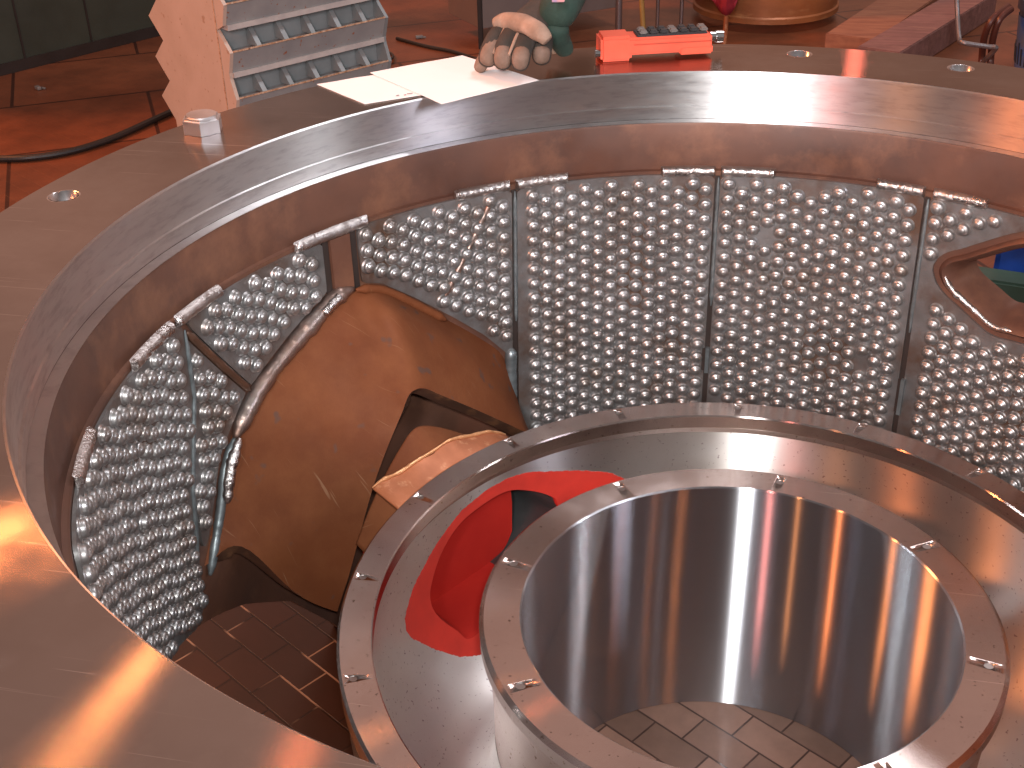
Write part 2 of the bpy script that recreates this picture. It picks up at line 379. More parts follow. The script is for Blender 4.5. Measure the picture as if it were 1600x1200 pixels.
    gl_ = N.new('ShaderNodeMath'); gl_.operation = 'MULTIPLY'; L.new(gl0.outputs[0], gl_.inputs[0]); L.new(gl1.outputs[0], gl_.inputs[1])
    g1 = N.new('ShaderNodeMath'); g1.operation = 'MULTIPLY'; L.new(gr.outputs[0], g1.inputs[0]); L.new(gl_.outputs[0], g1.inputs[1])
    g2 = N.new('ShaderNodeMath'); g2.operation = 'MULTIPLY'; L.new(g1.outputs[0], g2.inputs[0]); L.new(pav.outputs['Fac'], g2.inputs[1])
    lj = N.new('ShaderNodeMix'); lj.data_type = 'RGBA'; L.new(g2.outputs[0], lj.inputs[0]); L.new(cc, lj.inputs[6]); lj.inputs[7].default_value = (.20, .12, .075, 1); cc = lj.outputs[2]
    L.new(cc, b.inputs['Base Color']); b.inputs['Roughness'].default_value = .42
    bp = N.new('ShaderNodeBump'); bp.inputs['Strength'].default_value = .4; bp.inputs['Distance'].default_value = .004; L.new(pav.outputs['Fac'], bp.inputs['Height']); bp.invert = True
    L.new(bp.outputs[0], b.inputs['Normal'])
    return m
m_floor = floor_mat()

# ------------------------------------------------------------------ floor
bm = bmesh.new()
vs = [bm.verts.new((x, y, FLOOR-.001)) for x, y in ((-30, -12), (30, -12), (30, 60), (-30, 60))]; bm.faces.new(vs)
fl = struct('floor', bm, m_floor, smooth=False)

# ================================================================== CASING
RD = 1.152
casing = thing('turbine_casing', 'large round steel casing with a polished flange and studded inner wall, standing on the floor', 'casing', (O.x, O.y, FLOOR))
# flange ring
ZF, ZG = .7333, .610
bm = bmesh.new()
lathe(bm, [(1.199, ZF), (1.447, ZF), (1.453, ZF-.006), (1.453, .60), (1.447, .594), (1.215, .594), (1.215, ZG+.002), (1.1935, ZG+.002), (1.1915, ZG+.004), (1.1915, ZG+.034), (1.1955, ZG+.036), (1.1955, ZF-.0035)], O, 384)
flange = finish('flange_ring', bm, [m_face, m_band], casing, ang=20)
cb = bmesh.new()
HR = 1.3746
hole_az = [-83.0, -64.9, -47, -29, 3.05, 19.9, 37.5, 55, 73, 91, 109, 127, 145]
hole_az = [-83.0, 3.05, 19.9, 37.5, 55, 73, 91]
for a in hole_az:
    c = cy(HR, a, ZF, O)
    bmesh.ops.create_cone(cb, cap_ends=True, segments=40, radius1=.0285, radius2=.0285, depth=.3, matrix=Matrix.Translation(c))
    bmesh.ops.create_cone(cb, cap_ends=True, segments=40, radius1=.0285, radius2=.0345, depth=.006, matrix=Matrix.Translation(c+Vector((0, 0, -.0015))))
cut = finish('cutter', cb, m_hole, ang=30)
me = flange.data
for p in me.polygons:
    c = p.center; rr = math.hypot(c.x-O.x, c.y-O.y)
    p.material_index = 1 if rr < 1.199 and abs(p.normal.z) < .9 else 0
apply_bool(flange, cut)
flange.data.materials.clear(); flange.data.materials.append(m_face); flange.data.materials.append(m_band); flange.data.materials.append(m_hole)
for p in flange.data.polygons:
    c = p.center; rr = math.hypot(c.x-O.x, c.y-O.y); hm = any(max((flange.data.vertices[v].co.xy-cy(HR, a, 0, O).xy).length for v in p.vertices) < .036 for a in hole_az)
    if hm: p.material_index = 2
    elif rr < 1.1995 and len(p.vertices) < 10: p.material_index = 1
    else: p.material_index = 0

# port and arch outlines on the wall, as (arc length, z)
def arc(az): return R_(az)*RD
def to_uz(px): a, z = pol(cyl_hit(px, RD)); return (arc(a), z)
arch = [(-96.444, -.178), (-91.04, -.215), (-85.8, -.262), (-80, -.322), (-75.5, -.386), (-71.4, -.445), (-68.5, -.52), (-64.3, -.628), (-62.5, -.69), (-140, -.69), (-134, -.5), (-124, -.33), (-113, -.21), (-104, -.168)]
arch = [(arc(a), z) for a, z in arch]
port = smooth_line([to_uz(p)+(0,) for p in ((1470, 425), (1474, 411), (1488, 402), (1510, 397), (1542, 387), (1600, 372))] + [(arc(36.5), .44, 0), (arc(41), .37, 0), (arc(43), .30, 0), (arc(40.5), .225, 0), (arc(37), .185, 0)] + [to_uz(p)+(0,) for p in ((1580, 520), (1552, 512), (1520, 484), (1482, 449))], 5, True)
port = [(p.x, p.y) for p in port]
# wall
bm = bmesh.new()
us = frange(-180, 180, 540); vs = frange(-.664, .487, 70)
clipped(bm, lambda u, v: cy(RD, u, v), us, vs, lambda u, v: min(-poly_sd((arc(u), v), arch), -poly_sd((arc(u), v), port)) if -141 < u < 45 else 1, back=lambda u, v, p: cy(RD+.032, u, v))
bmesh.ops.remove_doubles(bm, verts=bm.verts, dist=1e-5)
wall = finish('wall', bm, m_brown, casing, ang=40)
bm = bmesh.new()
lathe(bm, [(RD+.004, .4872), (RD+.013, .4885), (1.167, .604), (1.170, .6105), (1.2, .6105), (1.2, .4872)], O, 360)
finish('upper_wall', bm, m_brown, casing, ang=25)

bm = bmesh.new(); lathe(bm, [(1.1665, .6107), (1.1925, .6107), (1.1925, .6117), (1.1665, .6117)], O, 384)
finish('ledge', bm, m_band, casing, ang=20)
# weld seam of arm on the wall, pixels -> wall
Wpx = [(322, 898), (338, 800), (350, 715), (390, 620), (445, 545), (500, 482), (522, 461), (548, 449), (590, 449), (640, 470), (700, 500), (750, 528), (785, 556)]
Wp = [cyl_hit(p, RD) for p in Wpx] + [cy(RD, -32.6, -.12), cy(RD, -31.5, -.26)]
Wuz = [(arc(pol(p)[0]), p.z) for p in Wp]
armpoly = Wuz + [(arc(-31.5), -.7), (arc(-85.6), -.7)]

# ---- studded plates
def stud(bm, c, n, s=1.0):
    X = Vector((0, 0, 1)); X = (X-n*X.dot(n)).normalized(); Y = n.cross(X); rot = random.random()*6
    prof = [(.0196, -.001), (.0194, .0016), (.0166, .0030), (.0160, .0048), (.0159, .0092), (.0146, .0122), (.0112, .0136), (.0094, .0139), (.0086, .0158), (.0056, .0178), (.0022, .0184)]
    rings = []; sg = 14
    for r, h in prof:
        rings.append([bm.verts.new(c+n*(h*s)+X*(math.cos(rot+2*PI*k/sg)*r*s)+Y*(math.sin(rot+2*PI*k/sg)*r*s)) for k in range(sg)])
    for i in range(len(prof)-1):
        for k in range(sg):
            f = bm.faces.new((rings[i][k], rings[i][(k+1) % sg], rings[i+1][(k+1) % sg], rings[i+1][k])); f.material_index = 1
    f = bm.faces.new(rings[-1]); f.material_index = 1
PITCH, CSP = .0412, .0354
def plate(poly, label, margin=.019, excl=(), phase=0, res=.03):
    """poly in (az deg,z)"""
    P = [(arc(a), z) for a, z in poly]
    def f(u, v, m=0):
        p = (arc(u), v); d = poly_sd(p, P)-m
        for e, c in excl: d = min(d, -poly_sd(p, e)-c-m)
        return d
    a0, a1 = min(a for a, z in poly), max(a for a, z in poly); z0, z1 = min(z for a, z in poly), max(z for a, z in poly)
    bm = bmesh.new()
    du = (a1-a0); nu = max(4, int(arc(du)/.016)); nv = max(4, int((z1-z0)/.016))
    rr = RD-.008
    e = .02
    clipped(bm, lambda u, v: cy(rr, u, v), frange(a0-.2, a1+.2, nu), frange(z0-.004, z1+.004, nv), f, back=lambda u, v, p: cy(RD-.0012, u, v))
    i = 0; x = arc(a0)+.022
    while x < arc(a1):
        z = z1-.024-(PITCH/2 if (i+phase) % 2 else 0)-.004*math.sin(i*1.7)
        while z > z0+.01:
            jx, jz = random.gauss(0, .0006), random.gauss(0, .0007)
            az = math.degrees((x+jx)/RD)
            if f(az, z+jz, margin) > 0 and random.random() > .004:
                n = (O-cy(1, az, 0)).normalized() + Vector((random.gauss(0, .05), random.gauss(0, .05), random.gauss(0, .05))); n.normalize()
                stud(bm, cy(rr, az, z+jz), n, random.uniform(.93, 1.05))
            z -= PITCH
        x += CSP; i += 1
    o = finish('studded_plate', bm, [m_plate, m_stud], casing, ang=60)
    o['label'] = label
    return o
T = .479; g = .36
S1, S2, S3, S4 = -32.1, -5.36, 20.9, 47.3
plate([(S2+g, T), (S3-g, T), (S3-g+.4, -.62), (S2+g, -.62)], 'studded plate right of the middle seam')
plate([(S1+g, T), (S2-g, T), (S2-g, -.62), (S1+g-.8, -.62)], 'studded plate between arm and middle seam', phase=1)
plate([(S3+g, T), (S4-g, T), (S4-g, -.62), (S3+g+.4, -.62)], 'studded plate around the empty port', excl=[(port, .018)], margin=.02)
plate([(S4+g, T), (74-g, T), (74-g, -.62), (S4+g, -.62)], 'studded plate right of the empty port', phase=1)
plate([(-54.3, T), (S1-g, T), (-33.2, -.3), (-54.3, -.3)], 'studded plate above the right side of the arm', excl=[(armpoly, .014)], margin=.019)
plate([(-59.6, T), (-82.0, T), (-82.1, .462), (-72.6, .205), (-66, .1), (-59.6, .2)], 'studded plate left of the bare bar above the arm', excl=[(armpoly, .026)], margin=.017)
plate([(-82.9, .44), (-73.4, .188), (-70, .05), (-80, -.03), (-86.6, -.06), (-86.3, .098), (-83.2, .302)], 'narrow studded plate below the dark slot', excl=[(armpoly, .03)], margin=.016)
plate([(-83.2, T), (-83.5, .302), (-86.9, .098), (-88.5, -.19), (-91.0, -.212), (-96.4, -.175), (-104, -.165), (-113, -.205), (-122, -.29), (-122, T)], 'tall studded plate at the far left', margin=.017)
# diagonal ground weld across the plate above the arm
def bead(name, pts, r, m, ripple=.25, parent=casing, flat=1, seg=10, step=.006, label=None):
    pts = [Vector(p) for p in pts]; L = sum((pts[i+1]-pts[i]).length for i in range(len(pts)-1)); n = max(6, int(L/step)); q = []
    acc = 0; i = 0; d = 0
    cum = [0]
    for a, b in zip(pts, pts[1:]): cum.append(cum[-1]+(b-a).length)
    for k in range(n+1):
        t = cum[-1]*k/n
        while i < len(cum)-2 and cum[i+1] < t: i += 1
        q.append(pts[i].lerp(pts[i+1], (t-cum[i])/max(1e-9, cum[i+1]-cum[i])))
    bm = bmesh.new(); s = random.random()*100
    def rf(t, k):
        e = min(1, .35+8*min(t, 1-t))
        base = r*e*(1+ripple*(.12*math.sin(k*2.1)+1.0*noise.noise(Vector((k*.17, s, 0)))+.5*noise.noise(Vector((k*.6, s, 4)))))
        return lambda a: base*(1+ripple*.5*noise.noise(Vector((math.cos(a)*2, math.sin(a)*2, k*.5+s))))
    tube(bm, q, rf, seg)
    o = finish(name, bm, m, parent, ang=80)
    if label: o['label'] = label
    return o
def wallpath(pts, r=RD-.008, n=10):
    out = []
    for (a0, z0), (a1, z1) in zip(pts, pts[1:]):
        out += [cy(r, a0+(a1-a0)*i/n, z0+(z1-z0)*i/n) for i in range(n)]
    return out+[cy(r, pts[-1][0], pts[-1][1])]
bead('weld_bead', wallpath([(-35.0, .468), (-38.5, .345), (-42.6, .215)]), .0085, m_wirebrush, .2)
bead('weld_bead', wallpath([(-82.9, .46), (-83.3, .302), (-86.7, .098), (-88.0, -.06)]), .006, m_grey, .2)
# bars of weld along the top edge
for a0, a1 in [(-12.7, -5.7), (-5.0, 1.9), (14.5, 20.5), (21.5, 28.2), (-40.2, -32.6), (-31.9, -24.8), (-63.6, -52.6), (-84.0, -75.9), (-93.4, -84.8), (-113, -105), (40.5, 46.9), (47.7, 54)]:
    bm = bmesh.new(); n = 34; rows = []
    sd = random.random()*50
    for i in range(n+1):
        a = a0+(a1-a0)*i/n; row = []
        e = 1 if 0 < i < n else .15
        for k, (dr, dz) in enumerate([(0, -.013), (.009, -.0105), (.013, -.004), (.013, .004), (.010, .0105), (-.004, .0135)]):
            w = .0035*noise.noise(Vector((i*.9+sd, k*.8, sd))) if 0 < k < 5 else 0
            row.append(bm.verts.new(cy(RD-.004-(dr*e+w*e), a, .487+dz)))
        rows.append(row)
    for i in range(n):
        for k in range(5): bm.faces.new((rows[i][k], rows[i+1][k], rows[i+1][k+1], rows[i][k+1]))
        bm.faces.new((rows[i][5], rows[i+1][5], rows[i+1][0], rows[i][0]))
    bm.faces.new(rows[0][::-1]); bm.faces.new(rows[-1])
    bmesh.ops.recalc_face_normals(bm, faces=bm.faces)
    finish('weld_bar', bm, m_weld, casing, ang=60)
# seams between plates
def strip(name, a0, a1, z0, z1, r0, r1, m, da=0):
    bm = bmesh.new(); vs = []
    for r in (r0, r1):
        for a, z in ((a0+da, z0), (a1+da, z0), (a1, z1), (a0, z1)): vs.append(bm.verts.new(cy(r, a, z)))
    for f in ((0, 1, 2, 3), (7, 6, 5, 4), (0, 4, 5, 1), (1, 5, 6, 2), (2, 6, 7, 3), (3, 7, 4, 0)): bm.faces.new([vs[i] for i in f])
    bmesh.ops.recalc_face_normals(bm, faces=bm.faces)
    return finish(name, bm, m, casing, smooth=False)
g = .33
for s, da in ((S1, -.8), (S2, 0), (S3, .4), (S4, .1)):
    strip('seam_backing', s-.34, s+.34, -.60, .474, RD-.001, RD-.0035, m_dark, da)
    bead('weld_bead', wallpath([(s+.12, .47), (s+.12+da*.35, .1)], RD-.005), .0055, m_grey, .25)
for s, z0, z1 in ((S2-.15, -.10, -.03), (S3+.35, -.14, -.04)):
    strip('seam_slot', s-.55, s-.12, z0, z1, RD-.0075, RD-.011, m_dark)
    strip('seam_block', s-.1, s+.42, z0-.005, z1+.004, RD-.0075, RD-.018, m_grey)
bead('seam_plug_weld', wallpath([(-33.1, .02), (-33.4, -.15)], RD-.006), .017, m_grey, .15)
# dark slot and bare bar
bead('slot', wallpath([(-82.6, .452), (-73.6, .212)], RD-.0075), .0095, m_rustdark, .15)
strip('bare_bar', -58.5, -55.6, .30, .474, RD-.001, RD-.012, m_brown)
strip('bare_bar_gap', -59.5, -58.6, .30, .472, RD-.001, RD-.004, m_dark)
strip('bare_bar_gap', -55.5, -54.5, .30, .472, RD-.001, RD-.004, m_dark)

# ---- empty port rim
bm = bmesh.new(); cu = sum(p[0] for p in port)/len(port); cz = sum(p[1] for p in port)/len(port)
ring_def = [(1.0, RD-.010), (.93, RD-.022), (.85, RD-.012), (.72, RD+.03), (.67, RD+.10), (.74, RD+.104), (1.05, RD+.03)]
rings = []
for s, r in ring_def:
    rings.append([bm.verts.new(cy(r, math.degrees((cu+(u-cu)*s)/RD), cz+(z-cz)*s)) for u, z in port])
m_ = len(port)
for i in range(len(rings)):
    A, B = rings[i], rings[(i+1) % len(rings)]
    for k in range(m_): bm.faces.new((A[k], A[(k+1) % m_], B[(k+1) % m_], B[k]))
bmesh.ops.recalc_face_normals(bm, faces=bm.faces)
rim = finish('port_rim', bm, m_brown, casing, ang=50)
half = [cy(RD-.015, math.degrees((cu+(u-cu)*.9)/RD), cz+(z-cz)*.9) for u, z in port]
k0 = min(range(m_), key=lambda k: port[k][0])
bead('port_weld', [half[(k0-i) % m_] for i in range(2, 24)], .0075, m_weld, .4, rim)

# ---- supporting arm
AZ = -57.0; SE = .95
Epx = [(527, 956), (538, 922), (548, 890), (580, 772), (604, 703), (628, 645), (634, 628), (643, 612), (662, 606), (690, 617), (735, 636), (780, 656), (818, 674)]
a_ = Vector((math.sin(R_(AZ)), math.cos(R_(AZ)), 0)); lat = Vector((math.cos(R_(AZ)), -math.sin(R_(AZ)), 0))
def pl(l, z, s=SE): return a_*s + lat*l + Vector((0, 0, z))
Ep = [plane_hit(p, AZ, SE) for p in Epx] + [pl(.375, -.17), pl(.42, -.24)]
Mp = []
Mpx = {8: (606, 478), 9: (655, 502), 10: (704, 530), 11: (750, 562), 12: (783, 602)}
for i, (w, e) in enumerate(zip(Wp, Ep)):
    if i in Mpx:
        Mp.append(plane_hit(Mpx[i], AZ, {8: 1.078, 9: 1.070, 10: 1.060, 11: 1.050, 12: 1.035}[i]))
    else: Mp.append(w.lerp(e, .22))
def rails(P, k=5): return smooth_line(P, k)
RW, RM, RE = rails(Wp), rails(Mp), rails(Ep)
bm = bmesh.new(); grid = []
NS = 18
for i in range(len(RW)):
    row = []; t = i/(len(RW)-1)
    for j in range(NS+1):
        s = j/NS
        # quadratic through wall, shoulder (s=.25) and free end
        if s < .25: p = RW[i].lerp(RM[i], s/.25)
        else: p = RM[i].lerp(RE[i], (s-.25)/.75)
        lift = .125*math.exp(-((s-.33)/.26)**2)*max(0, 1-t/.14)**1.2
        p = p + Vector((0, 0, lift)) + (Vector((0, 0, 0)))
        p += Vector((0, 0, .004*noise.noise(p*3)))
        row.append(p)
    grid.append(row)
# one relax pass across the shoulder
for _ in range(3):
    for i in range(1, len(grid)-1):
        if i < 34: continue
        for j in range(2, NS): grid[i][j] = grid[i][j]*.6+(grid[i-1][j]+grid[i+1][j])*.2
    for row in grid:
        q = row[:]
        for j in range(2, NS-1): row[j] = q[j]*.5+(q[j-1]+q[j+1])*.25
V = [[bm.verts.new(p) for p in row] for row in grid]
fs = []
for i in range(len(V)-1):
    for j in range(NS): fs.append(bm.faces.new((V[i][j], V[i][j+1], V[i+1][j+1], V[i+1][j])))
bmesh.ops.recalc_face_normals(bm, faces=fs)
bm.normal_update()
fm = fs[len(fs)//2]
if fm.normal.z < 0:
    for f in fs: f.normal_flip()
arm = finish('arm', bm, [m_rust, m_rustdark], casing, ang=50)
md = arm.modifiers.new('s', 'SOLIDIFY'); md.thickness = .034; md.offset = -1; md.material_offset_rim = 1; md.material_offset = 1
modmesh(arm); arm.data.set_sharp_from_angle(angle=R_(50))
# welds round the arm
wl = smooth_line(Wp, 6)
def inward(p, d): q = (O-p); q.z = 0; return p+q.normalized()*d
bead('arm_weld', [inward(p, .012) for p in wl[14:43]], .021, m_wirebrush, .22, arm, step=.008)
bead('arm_weld', [inward(p, .010) for p in wl[0:15]], .011, m_grey, .2, arm)
bead('arm_weld', [inward(p, .026)+Vector((0, 0, .004)) for p in wl[7:15]], .013, m_weld, .35, arm)
bead('arm_weld', [inward(p, .028)+Vector((0, 0, .006)) for p in wl[29:37]], .011, m_weld, .35, arm)
bead('arm_weld', [inward(p, .022) for p in wl[42:60]], .012, m_rust, .1, arm)
# weld patches along the shoulder on the right of the arm
sp = smooth_line(Mp, 6)
# ================================================================== HUB
hub = thing('hub', 'machined steel hub with a wide bore, standing inside the studded casing', 'hub', (0, 0, FLOOR))
bm = bmesh.new()
lathe(bm, [(.43, FLOOR), (.43, -.0035), (.4335, 0), (.505, 0), (.5143, -.008), (.5143, -.034), (.506, -.042), (.498, -.07), (.492, -.2), (.492, FLOOR)], Z0, 384)
br = finish('bore_ring', bm, [m_hubtop, m_bore, m_hole], hub, ang=20)
cb = bmesh.new()
HA = [8.6+45*k for k in range(8)]
for a in HA:
    bmesh.ops.create_cone(cb, cap_ends=True, segments=24, radius1=.0085, radius2=.0085, depth=.06, matrix=Matrix.Translation(cy(.4751, a, 0, Z0)))
    bmesh.ops.create_cone(cb, cap_ends=True, segments=24, radius1=.0085, radius2=.0097, depth=.003, matrix=Matrix.Translation(cy(.4751, a, -.0008, Z0)))
apply_bool(br, finish('cutter', cb, m_hole))
def setm(o, mats, fn):
    o.data.materials.clear()
    for m in mats: o.data.materials.append(m)
    for p in o.data.polygons: p.material_index = fn(p)
def nearv(o, p, R, azs, tol): return any(max((o.data.vertices[v].co.xy-cy(R, a, 0, Z0).xy).length for v in p.vertices) < tol for a in azs if (p.center.xy-cy(R, a, 0, Z0).xy).length < tol)
setm(br, [m_hubtop, m_bore, m_thread], lambda p: 2 if p.center.z > -.05 and nearv(br, p, .4751, HA, .0112) else (1 if p.center.xy.length < .4318 and len(p.vertices) < 9 else 0))
# hub flange
ZD = .0102
bm = bmesh.new()
lathe(bm, [(.7265, ZD), (.787, ZD), (.7929, ZD-.006), (.7929, -.040), (.786, -.046), (.776, -.046), (.776, -.12), (.760, -.12), (.752, -.052), (.742, -.049), (.738, -.030), (.7285, -.0275), (.7245, -.024), (.7235, ZD-.003)], Z0, 384)
hf = finish('hub_flange', bm, [m_hubtop, m_hole], hub, ang=20)
cb = bmesh.new(); HD = [-3.0+22.5*k for k in range(16)]
for a in HD:
    bmesh.ops.create_cone(cb, cap_ends=True, segments=24, radius1=.0072, radius2=.0072, depth=.05, matrix=Matrix.Translation(cy(.7665, a, ZD, Z0)))
    bmesh.ops.create_cone(cb, cap_ends=True, segments=24, radius1=.0072, radius2=.0083, depth=.003, matrix=Matrix.Translation(cy(.7665, a, ZD-.0008, Z0)))
apply_bool(hf, finish('cutter', cb, m_hole))
setm(hf, [m_hubtop, m_thread], lambda p: 1 if nearv(hf, p, .7665, HD, .0098) else 0)
# inner wall of the hub annulus, with the painted opening
prof = smooth_line([(.744, -.046, 0), (.750, -.09, 0), (.7555, -.15, 0), (.752, -.22, 0), (.735, -.31, 0), (.700, -.40, 0), (.640, -.475, 0), (.575, -.50, 0), (.520, -.47, 0), (.500, -.40, 0), (.4925, -.30, 0)], 8)
cum = [0]
for a, b in zip(prof, prof[1:]): cum.append(cum[-1]+(b-a).length)
def pr(v):
    i = 0
    while i < len(cum)-2 and cum[i+1] < v: i += 1
    return prof[i].lerp(prof[i+1], (v-cum[i])/(cum[i+1]-cum[i]))
def wall_hit(px):
    """first meeting of the sight ray with the annulus wall, as (arc, v)"""
    d = ray(px); t = 1.0; prev = None
    for k in range(5000):
        t = 1.2+k*.0006; p = CAM+d*t; r = math.hypot(p.x, p.y)
        if p.z > -.03: continue
        # profile radius at this height (outer branch)
        best = min(range(len(prof)), key=lambda i: abs(prof[i].y-p.z)+ (1 if prof[i].x < .6 else 0))
        pv = prof[best]
        if r > .53 and r >= pv.x-.001 and k > 5 and p.y*0+1: 
            az = math.degrees(math.atan2(p.x, p.y))
            if prev and az < 40 and r > .55: return (R_(az)*.745, cum[best])
        prev = p
    return (0, 0)
redpx = [(968, 744), (950, 738), (920, 735.5), (870, 736), (820, 738.5), (795, 746), (760, 766), (720, 799), (690, 838), (665, 880), (645, 920), (633, 965), (634, 985), (642, 996), (680, 1015), (720, 1027), (741, 1025)]
holepx = [(872, 788), (866, 778), (845, 770), (822, 766), (800, 766), (780, 773), (757, 787), (720, 817), (692, 860), (676, 905), (672, 930), (676, 950), (690, 968), (715, 986), (739, 997)]
def cyl_uv(px, r=.748):
    a, z = pol(cyl_hit(px, r, Z0), Z0); return a, z
def zv(z):   # height -> profile length on the outer branch
    i = min(range(len(prof)//1), key=lambda k: abs(prof[k].y-z)+(0 if prof[k].x > .6 else 9)); return cum[i]
red = [];  hol = []
for lst, src in ((red, redpx), (hol, holepx)):
    for p in src:
        # iterate: radius depends on height along the bowl
        r = .75
        for _ in range(12):
            a, z = cyl_uv(p, r); zz = max(z, -.47)
            i = min(range(len(prof)), key=lambda k: abs(prof[k].y-zz)+(0 if prof[k].x > .6 else 9)); r = .5*r+.5*prof[i].x
        # fine profile parameter
        b = min(range(len(prof)-1), key=lambda k: abs((prof[k].y+prof[k+1].y)/2-zz)+(0 if prof[k].x > .6 else 9))
        y0, y1 = prof[b].y, prof[b+1].y; f = 0 if y0 == y1 else max(0, min(1, (zz-y0)/(y1-y0)))
        lst.append((R_(a)*.745, cum[b]+(cum[b+1]-cum[b])*f))
print('RED', [(round(math.degrees(a/.745), 1), round(v, 3)) for a, v in red]); print('HOLE', [(round(math.degrees(a/.745), 1), round(v, 3)) for a, v in hol])
def D(a, v): return (R_(a)*.745, v)
redpoly = red + [(red[-1][0]+.1, red[-1][1]+.05), D(-38, .42), D(-24, .28), (red[0][0]+.06, red[0][1]+.05)]
holpoly = [(p.x, p.y) for p in smooth_line([h+(0,) for h in hol] + [D(-53, hol[-1][1]-.01)+(0,), D(-42, .35)+(0,), D(-37.0, .24)+(0,)], 4, True)]
print('HP', len(holpoly))
bm = bmesh.new(); lay = bm.verts.layers.float.new('paint')
us = frange(-180, -90, 90) + frange(-90, -15, 225)[1:] + frange(-15, 180, 150)[1:]
vs_ = frange(0, cum[-1], 90)
def sdh(u, v): return -poly_sd((R_(u)*.745, v), holpoly) if -95 < u < -20 else 1
P_ = lambda u, v: cy(pr(v).x, u, pr(v).y, Z0)
info = clipped(bm, P_, us, vs_, sdh)
for v, (u, w) in info.items():
    v[lay] = poly_sd((R_(u)*.745, w), redpoly) if -100 < u < -10 else -.1
bmesh.ops.recalc_face_normals(bm, faces=bm.faces)
gw = finish('groove_wall', bm, m_groove, hub, ang=60)
# rolled lip and duct behind the opening
hp3 = [P_(math.degrees(u/.745), v) for u, v in holpoly]
cen = sum(hp3, Vector())/len(hp3)
bm = bmesh.new(); rings = []
for j, (d, s) in enumerate([(0, 1.0), (.010, .992), (.035, .98), (.10, .97), (.20, .96), (.26, .95)]):
    ring = []
    for p in hp3:
        q = cen+(p-cen)*s + a_*d
        ring.append(bm.verts.new(q))
    rings.append(ring)
n = len(hp3)
for A, B in zip(rings, rings[1:]):
    for k in range(n): bm.faces.new((A[k], A[(k+1) % n], B[(k+1) % n], B[k]))
bmesh.ops.recalc_face_normals(bm, faces=bm.faces)
for i, f in enumerate(bm.faces):
    if (f.calc_center_median()-cen).dot(lat) > .10 and i >= n: f.material_index = 1
fb = bm.faces.new(rings[-1]); fb.material_index = 1
duct = finish('opening_duct', bm, [m_duct, m_ductdark], hub, ang=60)
md = duct.modifiers.new('s', 'SOLIDIFY'); md.thickness = .012; md.offset = 1
modmesh(duct)
# painted vane inside the duct
vp = [(798, 764), (800, 785), (799, 812), (800, 830), (793, 848), (786, 860), (772, 890), (748, 925), (738, 942), (718, 953), (702, 966), (690, 972), (650, 985), (600, 950), (610, 850), (690, 770), (760, 740)]
bm = bmesh.new()
pts3 = [cyl_hit(p, .86, Z0) for p in vp]
A = [bm.verts.new(p) for p in pts3]; nrm = Vector((a_.x, a_.y, 0))*.02
B = [bm.verts.new(p+nrm) for p in pts3]
k = len(A)
fA = bm.faces.new(A); bm.faces.new(B[::-1])
for i in range(k): bm.faces.new((A[i], B[i], B[(i+1) % k], A[(i+1) % k]))
bmesh.ops.triangulate(bm, faces=[fA])
bmesh.ops.recalc_face_normals(bm, faces=bm.faces)
finish('duct_vane', bm, m_duct, hub, ang=30)
bm = bmesh.new()
vv = [pl(l, z, .985) for l, z in ((-.42, -.60), (.42, -.60), (.42, .0), (-.42, .0))]
# outer shell of the hub
bm = bmesh.new()
sh = [(.783, -.05), (.785, -.15), (.775, -.28), (.74, -.40), (.69, -.50), (.66, -.60), (.66, FLOOR)]
def shr(z):
    for (r0, z0), (r1, z1) in zip(sh, sh[1:]):
        if z <= z0 and z >= z1: return r0+(r1-r0)*(z0-z)/(z0-z1)
    return sh[-1][0]
hole2 = [(R_(math.degrees(u/.745))*.745, pr(v).y-.01) for u, v in holpoly]
clipped(bm, lambda u, v: cy(shr(v), u, v, Z0), frange(-180, 180, 360), frange(-.0505, FLOOR+.001, 60), lambda u, v: -poly_sd((R_(u)*.745, v), hole2) if -95 < u < -20 else 1)
bmesh.ops.remove_doubles(bm, verts=bm.verts, dist=1e-5)
bmesh.ops.recalc_face_normals(bm, faces=bm.faces)
finish('outer_shell', bm, m_ductdark, hub, ang=50)
# stub of the hub that reaches towards the arm
def loft(name, P0, P1, m, parent, th, ns=28):
    A, B = smooth_line(P0, 5), smooth_line(P1, 5)
    bm = bmesh.new(); G = []
    for i in range(len(A)):
        row = []
        for j in range(ns+1):
            p = A[i].lerp(B[i], j/ns)
            row.append(bm.verts.new(p))
        G.append(row)
    fs = [bm.faces.new((G[i][j], G[i][j+1], G[i+1][j+1], G[i+1][j])) for i in range(len(G)-1) for j in range(ns)]
    bmesh.ops.recalc_face_normals(bm, faces=fs); bm.normal_update()
    if sum(f.normal.z for f in fs) < 0:
        for f in fs: f.normal_flip()
    o = finish(name, bm, m, parent, ang=50)
    md = o.modifiers.new('s', 'SOLIDIFY'); md.thickness = th; md.offset = -1
    modmesh(o); return o
S2px = [(556, 850), (575, 800), (600, 745), (628, 695), (645, 672), (662, 665), (690, 668), (730, 680), (780, 700)]
S1 = [plane_hit(p, AZ, .90) for p in S2px]
S0 = [plane_hit((p[0]+60, p[1]+85), AZ, .74) for p in S2px]
def to_rim0(p, r, zmax):
    q = p.copy()
    for _ in range(600):
        if math.hypot(q.x, q.y) <= r: break
        q -= a_*.002
    return Vector((q.x, q.y, min(p.z-.05, zmax)))
S0 = [to_rim0(p, .7945, -.012) for p in S1]
stub = loft('stub', S1, S0, m_rust, hub, .018)
C1px = [(583, 772), (598, 760), (625, 748), (650, 731), (678, 714), (704, 697), (738, 690), (765, 684), (790, 688)]
C1 = [plane_hit(p, AZ, .845) + Vector((0, 0, .004)) for p in C1px]
C0 = [plane_hit(p, AZ, .70) for p in [(565, 905), (595, 870), (640, 820), (672, 795), (700, 775), (730, 755), (760, 735), (790, 720), (820, 705)]]
